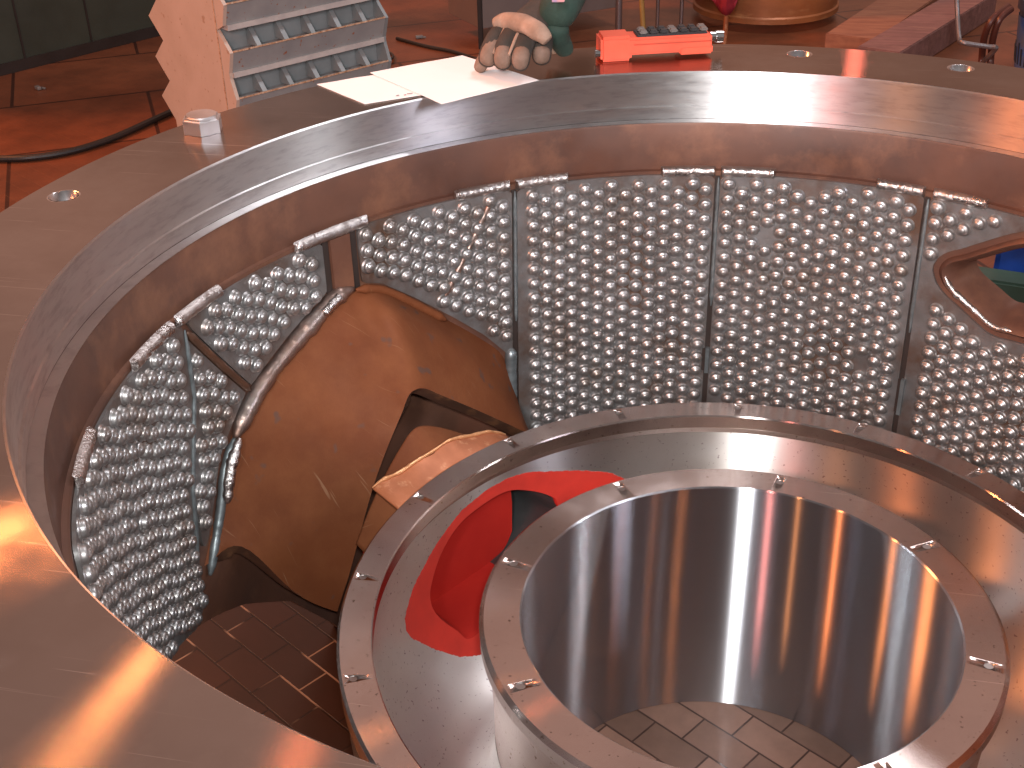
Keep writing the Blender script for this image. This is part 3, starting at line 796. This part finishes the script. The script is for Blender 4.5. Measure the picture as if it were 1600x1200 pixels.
def to_rim(p, r, zmax):
    f = r/math.hypot(p.x, p.y); q = p.copy()
    # slide along the arm's direction until the rim is met
    for _ in range(400):
        if math.hypot(q.x, q.y) <= r: break
        q -= a_*.002
    return Vector((q.x, q.y, min(p.z-.012, zmax)))
C1 = [p+Vector((0, 0, .012)) for p in C1]
C0 = [to_rim(p, .7945, .004) for p in C1]
cutp = loft('lit_cut_collar', C1, C0, m_orangecut, hub, .006)  # bare rusty steel, with the orange light on the stub put into its colour
edge = smooth_line(C1, 6)
bead('cut_edge', [p+Vector((0, 0, .002)) for p in edge], .004, m_cutedge, .5, cutp)

# ================================================================== BOLT on the flange
bp = cy(HR, -64.9, ZF, O)
m_bolt = mat('bolt_steel', (.80, .78, .78), .36, 1)
bolt = thing('hex_bolt', 'shiny hexagon bolt head with its washer on the left of the flange', 'bolt', bp)
bm = bmesh.new()
bmesh.ops.create_cone(bm, cap_ends=True, segments=6, radius1=.0465, radius2=.0465, depth=.036, matrix=Matrix.Translation(bp+Vector((0, 0, .0185)))@Matrix.Rotation(R_(18), 4, 'Z'))
bmesh.ops.bevel(bm, geom=[e for e in bm.edges if abs(e.verts[0].co.z-e.verts[1].co.z) < 1e-4 and e.verts[0].co.z > bp.z+.02], offset=.006, segments=3, affect='EDGES')
finish('bolt_head', bm, m_bolt, bolt, ang=25)
bm = bmesh.new(); bmesh.ops.create_cone(bm, cap_ends=True, segments=48, radius1=.036, radius2=.034, depth=.003, matrix=Matrix.Translation(bp+Vector((0, 0, .038))))
finish('bolt_face', bm, m_bolt, bolt)

# ================================================================== PAPERS
m_paper = mat('white_paper', (.86, .84, .83), .7, 0, col2=(.82, .80, .79), scale=4, spec=.2)
m_ink = mat('ink', (.1, .09, .12), .7)
def sheet(name, corners, z, label, marks=()):
    P = [on(c, ZF+z) for c in corners]; bm = bmesh.new(); n = 8; G = []
    for i in range(n+1):
        row = []
        for j in range(n+1):
            u, v = i/n, j/n; p = P[0]*(1-u)*(1-v)+P[1]*u*(1-v)+P[2]*u*v+P[3]*(1-u)*v
            p.z = ZF+z+.0012*noise.noise(Vector((u*3+z*900, v*3, 1)))+.001; row.append(bm.verts.new(p))
        G.append(row)
    fs = [bm.faces.new((G[i][j], G[i+1][j], G[i+1][j+1], G[i][j+1])) for i in range(n) for j in range(n)]
    bmesh.ops.recalc_face_normals(bm, faces=fs); bm.normal_update()
    if fs[0].normal.z < 0:
        for f in fs: f.normal_flip()
    ex = bmesh.ops.extrude_face_region(bm, geom=fs)
    bmesh.ops.translate(bm, vec=(0, 0, -.0008), verts=[v for v in ex['geom'] if isinstance(v, bmesh.types.BMVert)])
    o = finish(name, bm, m_paper); tag(o, label, 'paper')
    for (a, b, w) in marks:
        bm = bmesh.new(); pa, pb = on(a, ZF+z+.0035), on(b, ZF+z+.0035); d = (pb-pa); s = Vector((-d.y, d.x, 0)).normalized()*w
        obox(bm, pa, d, s, Vector((0, 0, .0006))); finish('pen_mark', bm, m_ink, o, smooth=False)
    return o
sheet('paper_sheet', [(495, 132), (570, 163), (690, 144), (612, 113)], .001, 'left white paper sheet with small pen marks lying on the flange',
      [((620, 150), (624, 149), .004), ((632, 149), (635, 148.4), .004), ((636, 147), (645, 146), .003)])
sheet('paper_sheet', [(578, 114), (690, 163), (842, 125.5), (722, 87)], .0035, 'right white paper sheet held down by the gloved hand')

# ================================================================== GLOVED HAND
m_skin = mat('skin', (.5, .27, .2), .5)
m_glove = mat('dark_work_glove_cloth', (.05, .036, .028), .85, 0, col2=(.03, .027, .022), scale=30, bump=.5, bscale=300)
m_glovel = mat('worn_beige_leather', (.24, .155, .115), .75, 0, col2=(.13, .08, .055), scale=28, col3=(.16, .10, .08), scale3=60, r3=(.6, .75), bump=.4, bscale=160)
m_cream = mat('cream_leather', (.42, .28, .21), .7, 0, col2=(.20, .13, .09), scale=14, bump=.3, bscale=120)
m_green = mat('green_work_sleeve', (.022, .05, .036), .85, 0, col2=(.013, .03, .022), scale=12, bump=.6, bscale=40, bdist=.006)
def skin(name, verts, edges, m, parent=None, sub=2, root=0):
    me = bpy.data.meshes.new(name); me.from_pydata([tuple(v[0]) for v in verts], edges, []); me.materials.append(m)
    o = bpy.data.objects.new(name, me); COL.objects.link(o)
    md = o.modifiers.new('k', 'SKIN'); md.use_smooth_shade = True
    for i, v in enumerate(verts):
        s = me.skin_vertices[0].data[i]; s.radius = (v[1], v[2] if len(v) > 2 else v[1]); s.use_root = (i == root)
    sb = o.modifiers.new('u', 'SUBSURF'); sb.levels = sub; sb.render_levels = sub
    modmesh(o)
    if parent: o.parent = parent; o.matrix_parent_inverse = Matrix.Translation(-parent_loc(parent))
    return o
tips = [((757, 109), .750), ((786, 114), .749), ((813, 115), .749), ((846, 106), .750)]
mids = [((764, 84), .790), ((784, 86), .797), ((812, 88), .797), ((846, 82), .790)]
mcps = [((781, 52), .828), ((803, 50), .835), ((828, 52), .832), ((850, 58), .822)]
wrist = on((850, 20), .865); elbow = on((905, -75), .95)
person = thing('person', 'gloved hand in a green sleeve pressing on the white papers', 'person', wrist)
V = [(wrist, .036, .028), (elbow, .045, .042)]; Ed = [(0, 1)]
pm = on((825, 38), .85); V.append((pm, .042, .024)); Ed.append((0, 2))
for i in range(4):
    V.append((on(*mcps[i]), .015)); V.append((on(*mids[i]), .013)); V.append((on(*mids[i]).lerp(on(*tips[i]), .6), .009)); b = len(V)-3
    Ed += [(2, b), (b, b+1), (b+1, b+2)]
body = skin('hand', V, Ed, m_skin, person)
# glove: back of the hand, then each finger
kn = [on(*m) for m in mcps]
V = [(wrist.lerp(elbow, .35), .050, .046), (wrist+Vector((0, 0, -.002)), .052, .042), (pm, .062, .036), ((kn[0]+kn[3])/2+Vector((0, 0, .0)), .064, .028)]
gl = skin('glove', V, [(0, 1), (1, 2), (2, 3)], m_glove, person)
fing = []
for i in range(4):
    mc, mi, ti = on(*mcps[i]), on(*mids[i]), on(*tips[i])
    q = mc.lerp(pm, .25)
    V = [(q, .027), (mc, .029), (mi.lerp(mc, .5)+Vector((0, -.004, .006)), .0275), (mi, .0280), (ti+Vector((0, 0, .005)), .023)]
    fing.append(skin('glove_finger', V, [(0, 1), (1, 2), (2, 3), (3, 4)], m_glove, gl, root=0))
    # leather facing on the outer side of the finger
    toward = (CAM-mi).normalized()*.010
    V = [(mi.lerp(mc, .45 if i else .9)+toward*.7, .0235), (mi+toward, .0245), (ti.lerp(mi, .2)+toward, .0215)]
    skin('finger_facing', V, [(0, 1), (1, 2)], m_glovel, fing[-1])
for i in range(3):
    pa = (kn[i]+kn[i+1])/2+Vector((0, -.018, .014)); pb = (on(*mids[i])+on(*mids[i+1]))/2+Vector((0, -.02, .008))
    bm = bmesh.new(); tube(bm, [pa, pa.lerp(pb, .5)+Vector((0, -.004, .002)), pb], lambda t, k: .0055*(1-.4*t), 8); finish('glove_piping', bm, m_cream, gl)
th0, th1, th2 = on((778, 70), .80), on((756, 92), .765), on((748, 110), .748)
skin('glove_thumb', [(th0, .020), (th1, .020), (th2, .017)], [(0, 1), (1, 2)], m_glovel, gl)
# cream knuckle band across the back
kb = [on((772, 38), .850), on((792, 33), .860), on((818, 37), .866), on((842, 50), .860), (on((856, 64), .842))]
bm = bmesh.new(); tube(bm, smooth_line(kb, 6), lambda t, i: (lambda a: .024*(.45+.55*math.sin(PI*min(1, max(0, t*.96+.02)))**.6)*(1+.12*noise.noise(Vector((t*6, a, 2))))), 16)
finish('glove_strap', bm, m_cream, gl, ang=80)
skin('glove_cuff', [(on((858, 66), .80), .018), (on((868, 72), .775), .022), (on((862, 84), .765), .016)], [(0, 1), (1, 2)], m_cream, gl)
sl = skin('sleeve', [(on((866, 30), .872), .052, .048), (on((885, -10), .90), .058, .052), (on((905, -60), .94), .062, .056), (on((915, -120), .99), .065, .06)], [(0, 1), (1, 2), (2, 3)], m_green, person)
skin('sleeve_hem', [(on((870, 34), .86), .040, .034), (on((868, 55), .82), .034, .030), (on((882, 74), .78), .026, .024), (on((884, 86), .757), .024, .016)], [(0, 1), (1, 2), (2, 3)], m_green, sl)
m_badge = mat('sleeve_badge_cloth', (.55, .25, .2), .8, 0, col2=(.2, .2, .4), scale=60)
bm = bmesh.new(); c = on((862, 4), .935); obox(bm, c, Vector((.03, .005, .0)), Vector((.0, .02, .012)), Vector((0, 0, .003)), .001)
finish('sleeve_badge', bm, m_badge, sl)

# ================================================================== ORANGE REMOTE CONTROL
m_or = mat('orange_plastic', (.85, .13, .07), .4, 0, col2=(.75, .10, .055), scale=10, spec=.5)
m_blk = mat('black_rubber', (.03, .028, .03), .5)
m_btn = mat('grey_button', (.16, .14, .13), .5)
m_chrome = mat('chrome', (.8, .78, .78), .15, 1)
p0, p1 = on((940, 98), ZF+.001), on((1112, 88), ZF+.001)
X = (p1-p0); Lr = X.length; X.normalize(); Yv = Vector((-X.y, X.x, 0)); Zv = Vector((0, 0, 1))
rc = thing('remote_control', 'orange crane remote control with black push buttons lying on the far flange', 'remote control', p0+Vector((.15, .05, 0)))
def rbox(name, x0, x1, y0, y1, z0, z1, m, par, bev=.004):
    bm = bmesh.new(); obox(bm, p0+X*x0+Yv*y0+Zv*z0, X*(x1-x0), Yv*(y1-y0), Zv*(z1-z0), bev); return finish(name, bm, m, par, ang=40)
hgt = .058
bodyc = rbox('housing', .0, Lr, 0, .075, .014, hgt, m_or, rc, .006)
rbox('housing_end', -.002, .080, -.002, .077, .0, hgt+.006, m_or, rc, .007)
rbox('housing_foot', .205, Lr+.002, -.002, .070, .008, .03, m_or, rc, .004)
rbox('seam_line', .084, Lr-.003, -.0012, .004, .040, .0425, mat('dark_orange_groove', (.5, .06, .03), .5), rc, 0)
rbox('button_base', .094, Lr-.012, .008, .066, hgt-.002, hgt+.005, m_blk, rc, .002)
for k in range(7):
    for j in range(2):
        rbox('push_button', .102+k*.0265, .122+k*.0265, .014+j*.027, .034+j*.027, hgt+.004, hgt+.014, m_blk if k % 3 else m_btn, rc, .003)
bm = bmesh.new(); tube(bm, [p0+X*Lr+Yv*.03+Zv*.045, p0+X*(Lr+.018)+Yv*.03+Zv*.043], .012, 16); tube(bm, [p0+X*(Lr+.016)+Yv*.03+Zv*.043, p0+X*(Lr+.034)+Yv*.03+Zv*.042], .016, 16); finish('cable_gland', bm, m_chrome, rc, ang=40)
bm = bmesh.new(); tube(bm, [p0+X*(-.003)+Yv*.01+Zv*.022, p0+X*(-.016)+Yv*.01+Zv*.022], .010, 16); finish('end_knob', bm, m_chrome, rc, ang=40)

# ================================================================== BACKGROUND
m_wallg = mat('dark_green_panel', (.045, .05, .035), .6, 0, col2=(.03, .034, .024), scale=2)
m_pinkp = mat('pale_painted_steel', (.58, .45, .37), .55, 0, col2=(.52, .40, .32), scale=5, speck=(.42, .28, .2), sscale=30, bump=.05)
m_greyp = mat('grey_painted_steel', (.34, .34, .33), .5, 0, col2=(.26, .26, .26), scale=6, speck=(.3, .1, .04), sscale=40)
m_bluep = mat('blue_grey_steel', (.30, .32, .32), .45, .1, col2=(.22, .24, .24), scale=5)
m_lip = mat('light_painted_steel', (.55, .50, .46), .5, 0, col2=(.42, .38, .36), scale=12)
m_rustedge = mat('rusty_edge', (.35, .14, .05), .7, 0, col2=(.7, .5, .35), scale=50, scale3=80, col3=(.15, .05, .02))
# wall panel, top left
A, B = on((-60, 133), FLOOR), on((212, 64), FLOOR)
bm = bmesh.new(); d = (B-A); nn = Vector((-d.y, d.x, 0)).normalized()
obox(bm, A-d*.4, d*1.75, nn*.15, Vector((0, 0, 2.2)))
wl_ = finish('partition_wall', bm, m_wallg, smooth=False); tag(wl_, 'dark green grey partition wall in the far left corner', 'wall')
for t in (.35, .735):
    bm = bmesh.new(); obox(bm, A+d*t-nn*.006, d.normalized()*.012, nn*.0055, Vector((0, 0, 2.2))); finish('panel_joint', bm, m_dark, wl_, smooth=False)
bm = bmesh.new(); obox(bm, A-d*.4-nn*.02, d*1.75, nn*.019, Vector((0, 0, .07))); finish('skirting', bm, m_dark, wl_, smooth=False)
# louvred steel block
q0 = on((360, 178), FLOOR); c0 = CAM+(q0-CAM)*.9; c0.z = FLOOR
# slide it along the ground so that its front edge still shows at the same column
best = None
for k in range(-60, 60):
    c = Vector((c0.x+k*.01, c0.y, FLOOR)); v = Vector((c.x, c.y, -.2))-CAM
    x = 800+FPX*v.dot(RT)/v.dot(FW); y = 600-FPX*v.dot(UP)/v.dot(FW)
    e = abs(x-(325+32*y/165))
    if best is None or e < best[0]: best = (e, c)
c0 = best[1]
lv = thing('louvred_steel_block', 'pale steel block with zigzag edges and grey louvred pockets behind the flange', 'machine part', c0)
def z_on_edge(y):
    lo, hi = FLOOR, 1.6
    for _ in range(40):
        m = (lo+hi)/2; v = Vector((c0.x, c0.y, m))-CAM; yy = 600-FPX*v.dot(UP)/v.dot(FW)
        if yy > y: lo = m
        else: hi = m
    return lo
uR = Vector((.60, .80, 0)); e_ = Vector((.80, -.60, 0)); wR = 1.0; wL = .76
zr = z_on_edge(150); per = z_on_edge(78)-zr
print('block', c0, zr, per)
OUT = .105
def outl(zz):
    """outward reach of the louvre profile, zz = height above a rusty edge in periods"""
    f = zz % 1.0
    return OUT*(1-f/.42) if f < .42 else (.068 if f < .55 else .068+(OUT-.068)*(f-.55)/.45)
zlo = FLOOR-zr; nper = 9
prof_z = []
k = -math.ceil((zr-FLOOR)/per)
zs = []
for i in range(k, k+nper+3):
    for f in (0.0, .42, .4201, .55, .9999): zs.append((i+f, outl(i+f)))
zs = [(zr+t*per, o) for t, o in zs if zr+t*per > FLOOR+.01]
bm = bmesh.new()
right = [c0+e_*o+Vector((0, 0, z-FLOOR)) for z, o in zs]
z1 = zs[-1][0]; left = []; z = z1; i = 0
zz = zr+.5*per
ks = []
j = k-1
while zr+j*per*.93 < z1+per:
    for f, o in ((0, .0), (.5, .13)):
        h = zr+(j+f)*per*.93+.06
        if FLOOR+.01 < h < z1: ks.append((h, o))
    j += 1
left = [c0-e_*(wL-.0-o)+Vector((0, 0, h-FLOOR)) for h, o in ks]
def lerp_list(L_, z, d):
    if z <= L_[0][0]: return d if z < L_[0][0]-.2 else L_[0][1]
    for (za, oa), (zb_, ob) in zip(L_, L_[1:]):
        if za <= z <= zb_: return oa+(ob-oa)*(z-za)/max(1e-9, zb_-za)
    return L_[-1][1]
levels = sorted({round(z, 4) for z, o in zs} | {round(z, 4) for z, o in ks} | {round(FLOOR, 4)})
levels = [z for i, z in enumerate(levels) if i == 0 or z-levels[i-1] > .0008]
def end_plate(d0, m):
    bm = bmesh.new(); rows = []
    for z in levels:
        l = c0-e_*(wL-lerp_list(ks, z, 0))+Vector((0, 0, z-FLOOR)); r = c0+e_*lerp_list(zs, z, 0)+Vector((0, 0, z-FLOOR))
        rows.append([bm.verts.new(l+uR*d0), bm.verts.new(r+uR*d0), bm.verts.new(r+uR*(d0+.02)), bm.verts.new(l+uR*(d0+.02))])
    for A, B in zip(rows, rows[1:]):
        for q in range(4): bm.faces.new((A[q], A[(q+1) % 4], B[(q+1) % 4], B[q]))
    bm.faces.new(rows[0][::-1]); bm.faces.new(rows[-1])
    bmesh.ops.recalc_face_normals(bm, faces=bm.faces)
    return finish('end_panel', bm, m, lv, smooth=False)
end_plate(0, m_pinkp); end_plate(wR-.02, m_bluep)
bm = bmesh.new(); obox(bm, c0-uR*.003-e_*.004, uR*.002, e_*.008, Vector((0, 0, z1-FLOOR))); finish('panel_seam', bm, m_rustedge, lv, smooth=False)
bm = bmesh.new(); obox(bm, c0+uR*.021-e_*(wL-.22), uR*(wR-.042), e_*(wL-.225), Vector((0, 0, z1-FLOOR-.01))); finish('core', bm, m_bluep, lv, smooth=False)
x0, x1 = .021, wR-.021
for i in range(k, k+nper+2):
    zb = zr+i*per
    if zb-per*.5 < FLOOR: continue
    def quad(pp, m, name, par):
        bm = bmesh.new(); va = [bm.verts.new(c0+uR*x0+e_*o+Vector((0, 0, h-FLOOR))) for o, h in pp]; vb = [bm.verts.new(c0+uR*x1+e_*o+Vector((0, 0, h-FLOOR))) for o, h in pp]
        bm.faces.new(va); bm.faces.new(vb[::-1])
        for a in range(len(pp)): c = (a+1) % len(pp); bm.faces.new((va[a], vb[a], vb[c], va[c]))
        bmesh.ops.recalc_face_normals(bm, faces=bm.faces)
        return finish(name, bm, m, par, smooth=False)
    sh_ = quad([(.0, zb-.012), (OUT, zb), (OUT-.004, zb-.004), (.068, zb-.45*per), (.0, zb-.45*per)], m_greyp, 'louvre_shelf', lv)
    quad([(.02, zb-.452*per), (.080, zb-.452*per), (.080, zb-.56*per), (.02, zb-.56*per)], m_lip, 'shelf_lip', sh_)
    quad([(OUT-.010, zb+.001), (OUT+.002, zb+.001), (OUT+.002, zb+.009), (OUT-.010, zb+.007)], m_rustedge, 'shelf_edge', sh_)
    npk = 6
    for q in range(1, npk):
        o_ = c0+uR*(wR*q/npk); t = uR*.007; bm = bmesh.new()
        tri = [o_+Vector((0, 0, zb-FLOOR+.001)), o_+e_*(OUT-.004)+Vector((0, 0, zb-FLOOR+.002)), o_+e_*.004+Vector((0, 0, zb-FLOOR+per*.44))]
        va = [bm.verts.new(p) for p in tri]; vb = [bm.verts.new(p+t+uR*.02) for p in tri]
        bm.faces.new(va); bm.faces.new(vb[::-1])
        for a in range(3): c = (a+1) % 3; bm.faces.new((va[a], vb[a], vb[c], va[c]))
        bmesh.ops.recalc_face_normals(bm, faces=bm.faces)
        finish('pocket_fin', bm, m_bluep, sh_, smooth=False)
# black cable on the floor
m_cable = mat('black_cable', (.02, .016, .014), .5)
bm = bmesh.new(); tube(bm, smooth_line([on(p, FLOOR+.02) for p in ((-120, 246), (0, 248), (60, 245), (120, 234), (180, 214), (238, 188), (300, 160))], 8), .018, 10)
tag(finish('cable', bm, m_cable), 'black cable snaking over the red floor on the left', 'cable')
bm = bmesh.new(); tube(bm, [on((600+14*math.cos(t*.35), 88+7*math.sin(t*.35)), FLOOR+.015+.02*math.sin(t*.2)) for t in range(-4, 14)], .009, 8)
tag(finish('wire_loop', bm, m_cable), 'thin dark wire loop on the floor beside the louvred block', 'wire')

# grey cabinet behind the hand
m_cab = mat('grey_brown_cabinet', (.20, .15, .13), .5, .1, col2=(.15, .11, .1), scale=2)
def vert_panel(pa, pb, zb, zt, m, name, th=.05):
    bm = bmesh.new(); d = pb-pa; d.z = 0; n_ = Vector((-d.y, d.x, 0)).normalized()
    if n_.dot(CAM-pa) > 0: n_ = -n_
    obox(bm, Vector((pa.x, pa.y, zb)), d, n_*th, Vector((0, 0, zt-zb)), .004); return bm
ca, cb_ = on((752, 76), FLOOR), on((968, 40), FLOOR)
cab = thing('steel_cabinet', 'dull grey brown steel cabinet on thin legs behind the gloved hand', 'cabinet', (ca.x, ca.y, FLOOR))
za = FLOOR+.13
finish('cabinet_body', vert_panel(ca, cb_, za, FLOOR+1.0, m_cab, 'x', .5), m_cab, cab, ang=30)
for t in (0, .985):
    q = ca.lerp(cb_, t); bm = bmesh.new(); obox(bm, Vector((q.x, q.y, FLOOR))-Vector((.015, .015, 0)), Vector((.03, 0, 0)), Vector((0, .03, 0)), Vector((0, 0, .99)), .003); finish('leg', bm, m_dark, cab, ang=30)

# stand with thin legs and a hanging red cloth, above the remote control
m_yell = mat('yellow_brown_wood', (.45, .26, .07), .6)
m_steelrod = mat('steel_rod', (.30, .27, .27), .35, .8)
m_redcloth = mat('red_cloth', (.35, .015, .03), .8, 0, col2=(.22, .01, .02), scale=15, bump=.4)
m_blues = mat('blue_grey_tray', (.10, .13, .17), .5)
base = on((1030, 62), FLOOR)
st = thing('tool_stand', 'narrow tool stand with steel legs and a blue grey tray behind the remote control', 'stand', base)
zt_ = None
for px_, r_, m_ in (((966, 72), .022, m_steelrod), ((1026, 66), .012, m_steelrod), ((1063, 62), .013, m_steelrod), ((1132, 70), .017, m_orangecut)):
    q = on(px_, FLOOR); bm = bmesh.new(); tube(bm, [q, q+Vector((0, 0, .62))], r_, 12); finish('leg', bm, m_, st)
q = on((1006, 66), FLOOR); bm = bmesh.new(); tube(bm, [q, q+Vector((-.05, 0, .62))], .017, 12)
tag(finish('broom_stick', bm, m_yell), 'yellow wooden stick leaning between the steel legs of the stand', 'stick')
tA, tB = on((1000, 66), FLOOR), on((1135, 62), FLOOR)
bm = bmesh.new(); obox(bm, Vector((tA.x, tA.y-.05, FLOOR+.30)), Vector((tB.x-tA.x, tB.y-tA.y, 0)), Vector((0, .35, 0)), Vector((0, 0, .12)), .01); finish('tray', bm, m_blues, st, ang=30)
bm = bmesh.new(); cl = on((1075, 64), FLOOR); ce = on((1150, 60), FLOOR); G = []
for i in range(15):
    t = i/14; row = []
    top = Vector((cl.x+(ce.x-cl.x)*t, cl.y-.09+.03*math.sin(t*14), FLOOR+.44))
    ln = .12+.10*max(0, math.sin((t-.35)*PI*1.4))+.03*math.sin(t*9)
    for j in range(6): row.append(bm.verts.new(top+Vector((0, .02*math.sin(j+t*11), -ln*j/5))))
    G.append(row)
for i in range(14):
    for j in range(5): bm.faces.new((G[i][j], G[i+1][j], G[i+1][j+1], G[i][j+1]))
oc = finish('red_cloth', bm, m_redcloth); tag(oc, 'dark red cloth hanging over the edge of the tool stand', 'cloth')
md = oc.modifiers.new('s', 'SOLIDIFY'); md.thickness = .008; modmesh(oc)

# rusty ring, timber, rods, hoses, bucket
m_rring = mat('rusty_ring_steel', (.42, .15, .05), .45, .3, col2=(.26, .08, .03), scale=2.5, stretch=(1, 1, 3), col3=(.55, .25, .1), scale3=5, r3=(.55, .8))
rcx = on((1190, 52), FLOOR); 
bm = bmesh.new()
RR = .50; cen_ = rcx + Vector((0, RR, 0)); zb = FLOOR+.06
prof_ = [(RR-.05, zb), (RR+.012, zb), (RR+.012, zb+.035), (RR, zb+.045), (RR, zb+.8), (RR-.05, zb+.8)]
lathe(bm, prof_, Vector((cen_.x, cen_.y, 0)), 96)
tag(finish('steel_ring', bm, m_rring, ang=30), 'big rusty orange steel ring standing on the floor behind the flange', 'ring')
m_wood = mat('purple_brown_timber', (.26, .12, .10), .75, 0, col2=(.15, .065, .055), scale=3, stretch=(1, 8, 8), col3=(.33, .18, .13), scale3=9, bump=.4, bscale=50)
m_wood2 = mat('orange_brown_timber', (.36, .15, .08), .7, 0, col2=(.22, .08, .045), scale=4, stretch=(1, 6, 6), bump=.4, bscale=50)
def beam(name, a, b, w, h, label, m, z=0):
    pa, pb = on(a, FLOOR+z+h), on(b, FLOOR+z+h); d = pb-pa; s = Vector((d.y, -d.x, 0)).normalized()*w
    bm = bmesh.new(); obox(bm, Vector((pa.x, pa.y, FLOOR+z)), Vector((d.x, d.y, 0)), s, Vector((0, 0, h)), .006)
    return tag(finish(name, bm, m, ang=30), label, 'timber', 'timbers lying behind the flange')
beam('timber_beam', (1340, 72), (1500, -20), .27, .17, 'thick purple brown timber beam nearest the bent steel rod', m_wood)
beam('timber_beam', (1290, 52), (1400, -20), .34, .10, 'lower orange brown timber lying between the ring and the thick beam', m_wood2)
bm = bmesh.new(); tube(bm, smooth_line([on((1498, 150), FLOOR+.0)] and [on((1494, -30), FLOOR+.62), on((1496, 20), FLOOR+.45), on((1499, 60), FLOOR+.33), on((1506, 67), FLOOR+.32), on((1545, 73), FLOOR+.30), on((1556, 76), FLOOR+.29), on((1534, 100), FLOOR+.16), on((1532, 118), FLOOR+.0)], 5), .014, 10)
tag(finish('bent_rod', bm, m_steelrod), 'bent grey steel rod beside the thick timber beam', 'rod')
m_hose = mat('dark_red_hose', (.10, .03, .02), .35, .1)
for k, lab in ((0, 'inner dark red hose curving down beside the bucket'), (1, 'outer dark red hose curving down next to the bent rod')):
    bm = bmesh.new(); dx = -14*k
    tube(bm, smooth_line([on((1580+dx*.3, 14-4*k), FLOOR+.42), on((1562+dx*.8, 30), FLOOR+.38), on((1552+dx, 58), FLOOR+.27), on((1548+dx, 92), FLOOR+.12), on((1546+dx, 125), FLOOR+.02)], 6), .02, 10)
    tag(finish('hose', bm, m_hose), lab, 'hose', 'hoses by the bucket')
m_bucket = mat('dark_blue_plastic', (.035, .05, .09), .4); m_lab = mat('blue_label', (.03, .12, .42), .45, 0, col2=(.10, .12, .15), scale=9)
bc = on((1640, 118), FLOOR); bk = thing('bucket', 'dark blue plastic bucket with a blue label at the right edge', 'bucket', bc)
bm = bmesh.new(); lathe(bm, [(0, FLOOR), (.20, FLOOR), (.235, FLOOR+.40), (.25, FLOOR+.40), (.25, FLOOR+.46), (.23, FLOOR+.46), (.22, FLOOR+.40), (.19, FLOOR+.02), (0, FLOOR+.02)], Vector((bc.x, bc.y, 0)), 64, closed=False); finish('bucket_body', bm, m_bucket, bk, ang=30)
bm = bmesh.new(); lathe(bm, [(.2105, FLOOR+.05), (.2125, FLOOR+.05), (.2365, FLOOR+.36), (.2345, FLOOR+.36)], Vector((bc.x, bc.y, 0)), 40, a0=180, a1=330); lb = finish('label', bm, m_lab, bk, ang=30)
for k in range(7):
    a = 225+k*9; bm = bmesh.new()
    P4 = [cy(.2155+.0001*k, a, FLOOR+.08, Vector((bc.x, bc.y, 0))), cy(.2155, a+2.5, FLOOR+.08, Vector((bc.x, bc.y, 0))), cy(.227, a+2.5, FLOOR+.08+.10+.03*(k % 2), Vector((bc.x, bc.y, 0))), cy(.227, a, FLOOR+.08+.10+.03*(k % 2), Vector((bc.x, bc.y, 0)))]
    n_ = Vector((math.sin(R_(a)), math.cos(R_(a)), 0))*.003
    va = [bm.verts.new(p) for p in P4]; vb = [bm.verts.new(p+n_) for p in P4]; bm.faces.new(va[::-1]); bm.faces.new(vb)
    for i in range(4): bm.faces.new((va[i], va[(i+1) % 4], vb[(i+1) % 4], vb[i]))
    finish('label_stroke', bm, m_blk, lb, smooth=False)
# things seen through the empty port
m_tarp = mat('blue_plastic_sheet', (.02, .08, .42), .35, 0, col2=(.015, .05, .25), scale=5); m_grn = mat('green_painted_steel', (.03, .07, .05), .5)
q = on((1585, 432), FLOOR); print('behind port', q)
bm = bmesh.new(); c = on((1600, 405), FLOOR+.3); obox(bm, Vector((c.x-.06, c.y+.24, FLOOR)), Vector((1.2, -.25, 0)), Vector((.1, .4, 0)), Vector((0, 0, .32)), .02)
tag(finish('blue_crate', bm, m_tarp, ang=30), 'bright blue plastic crate seen through the empty port in the casing', 'crate')
bm = bmesh.new(); c = on((1545, 425), FLOOR+.16); obox(bm, Vector((c.x-.2, c.y-.06, FLOOR)), Vector((1.2, -.25, 0)), Vector((.05, .12, 0)), Vector((0, 0, .17)), .01)
tag(finish('green_rail', bm, m_grn, ang=30), 'dark green steel rail on the floor seen through the empty port', 'rail')

# small litter on the far floor
m_bit = mat('grey_scrap', (.30, .27, .25), .5, .4)
for k, (p, lab) in enumerate((((655, 60), 'small grey metal scrap on the floor right of the louvred block'), ((1300, 14), 'small grey metal scrap on the floor behind the timbers'), ((60, 140), 'small grey metal scrap on the floor near the dark partition wall'))):
    q = on(p, FLOOR); bm = bmesh.new()
    box(bm, q+Vector((0, 0, .012)), (.05, .025, .02), .5+k, .004); box(bm, q+Vector((.03, .01, .008)), (.03, .012, .012), 1.4*k, .003)
    tag(finish('metal_scrap', bm, m_bit), lab, 'scrap', 'metal scraps on the floor')
q = [on(p, FLOOR+.012) for p in ((620, 60), (665, 72), (705, 80), (745, 92), (780, 98))]
bm = bmesh.new(); tube(bm, smooth_line(q, 6), .012, 8)
tag(finish('cable', bm, m_cable), 'thin dark cable on the floor behind the papers', 'cable')
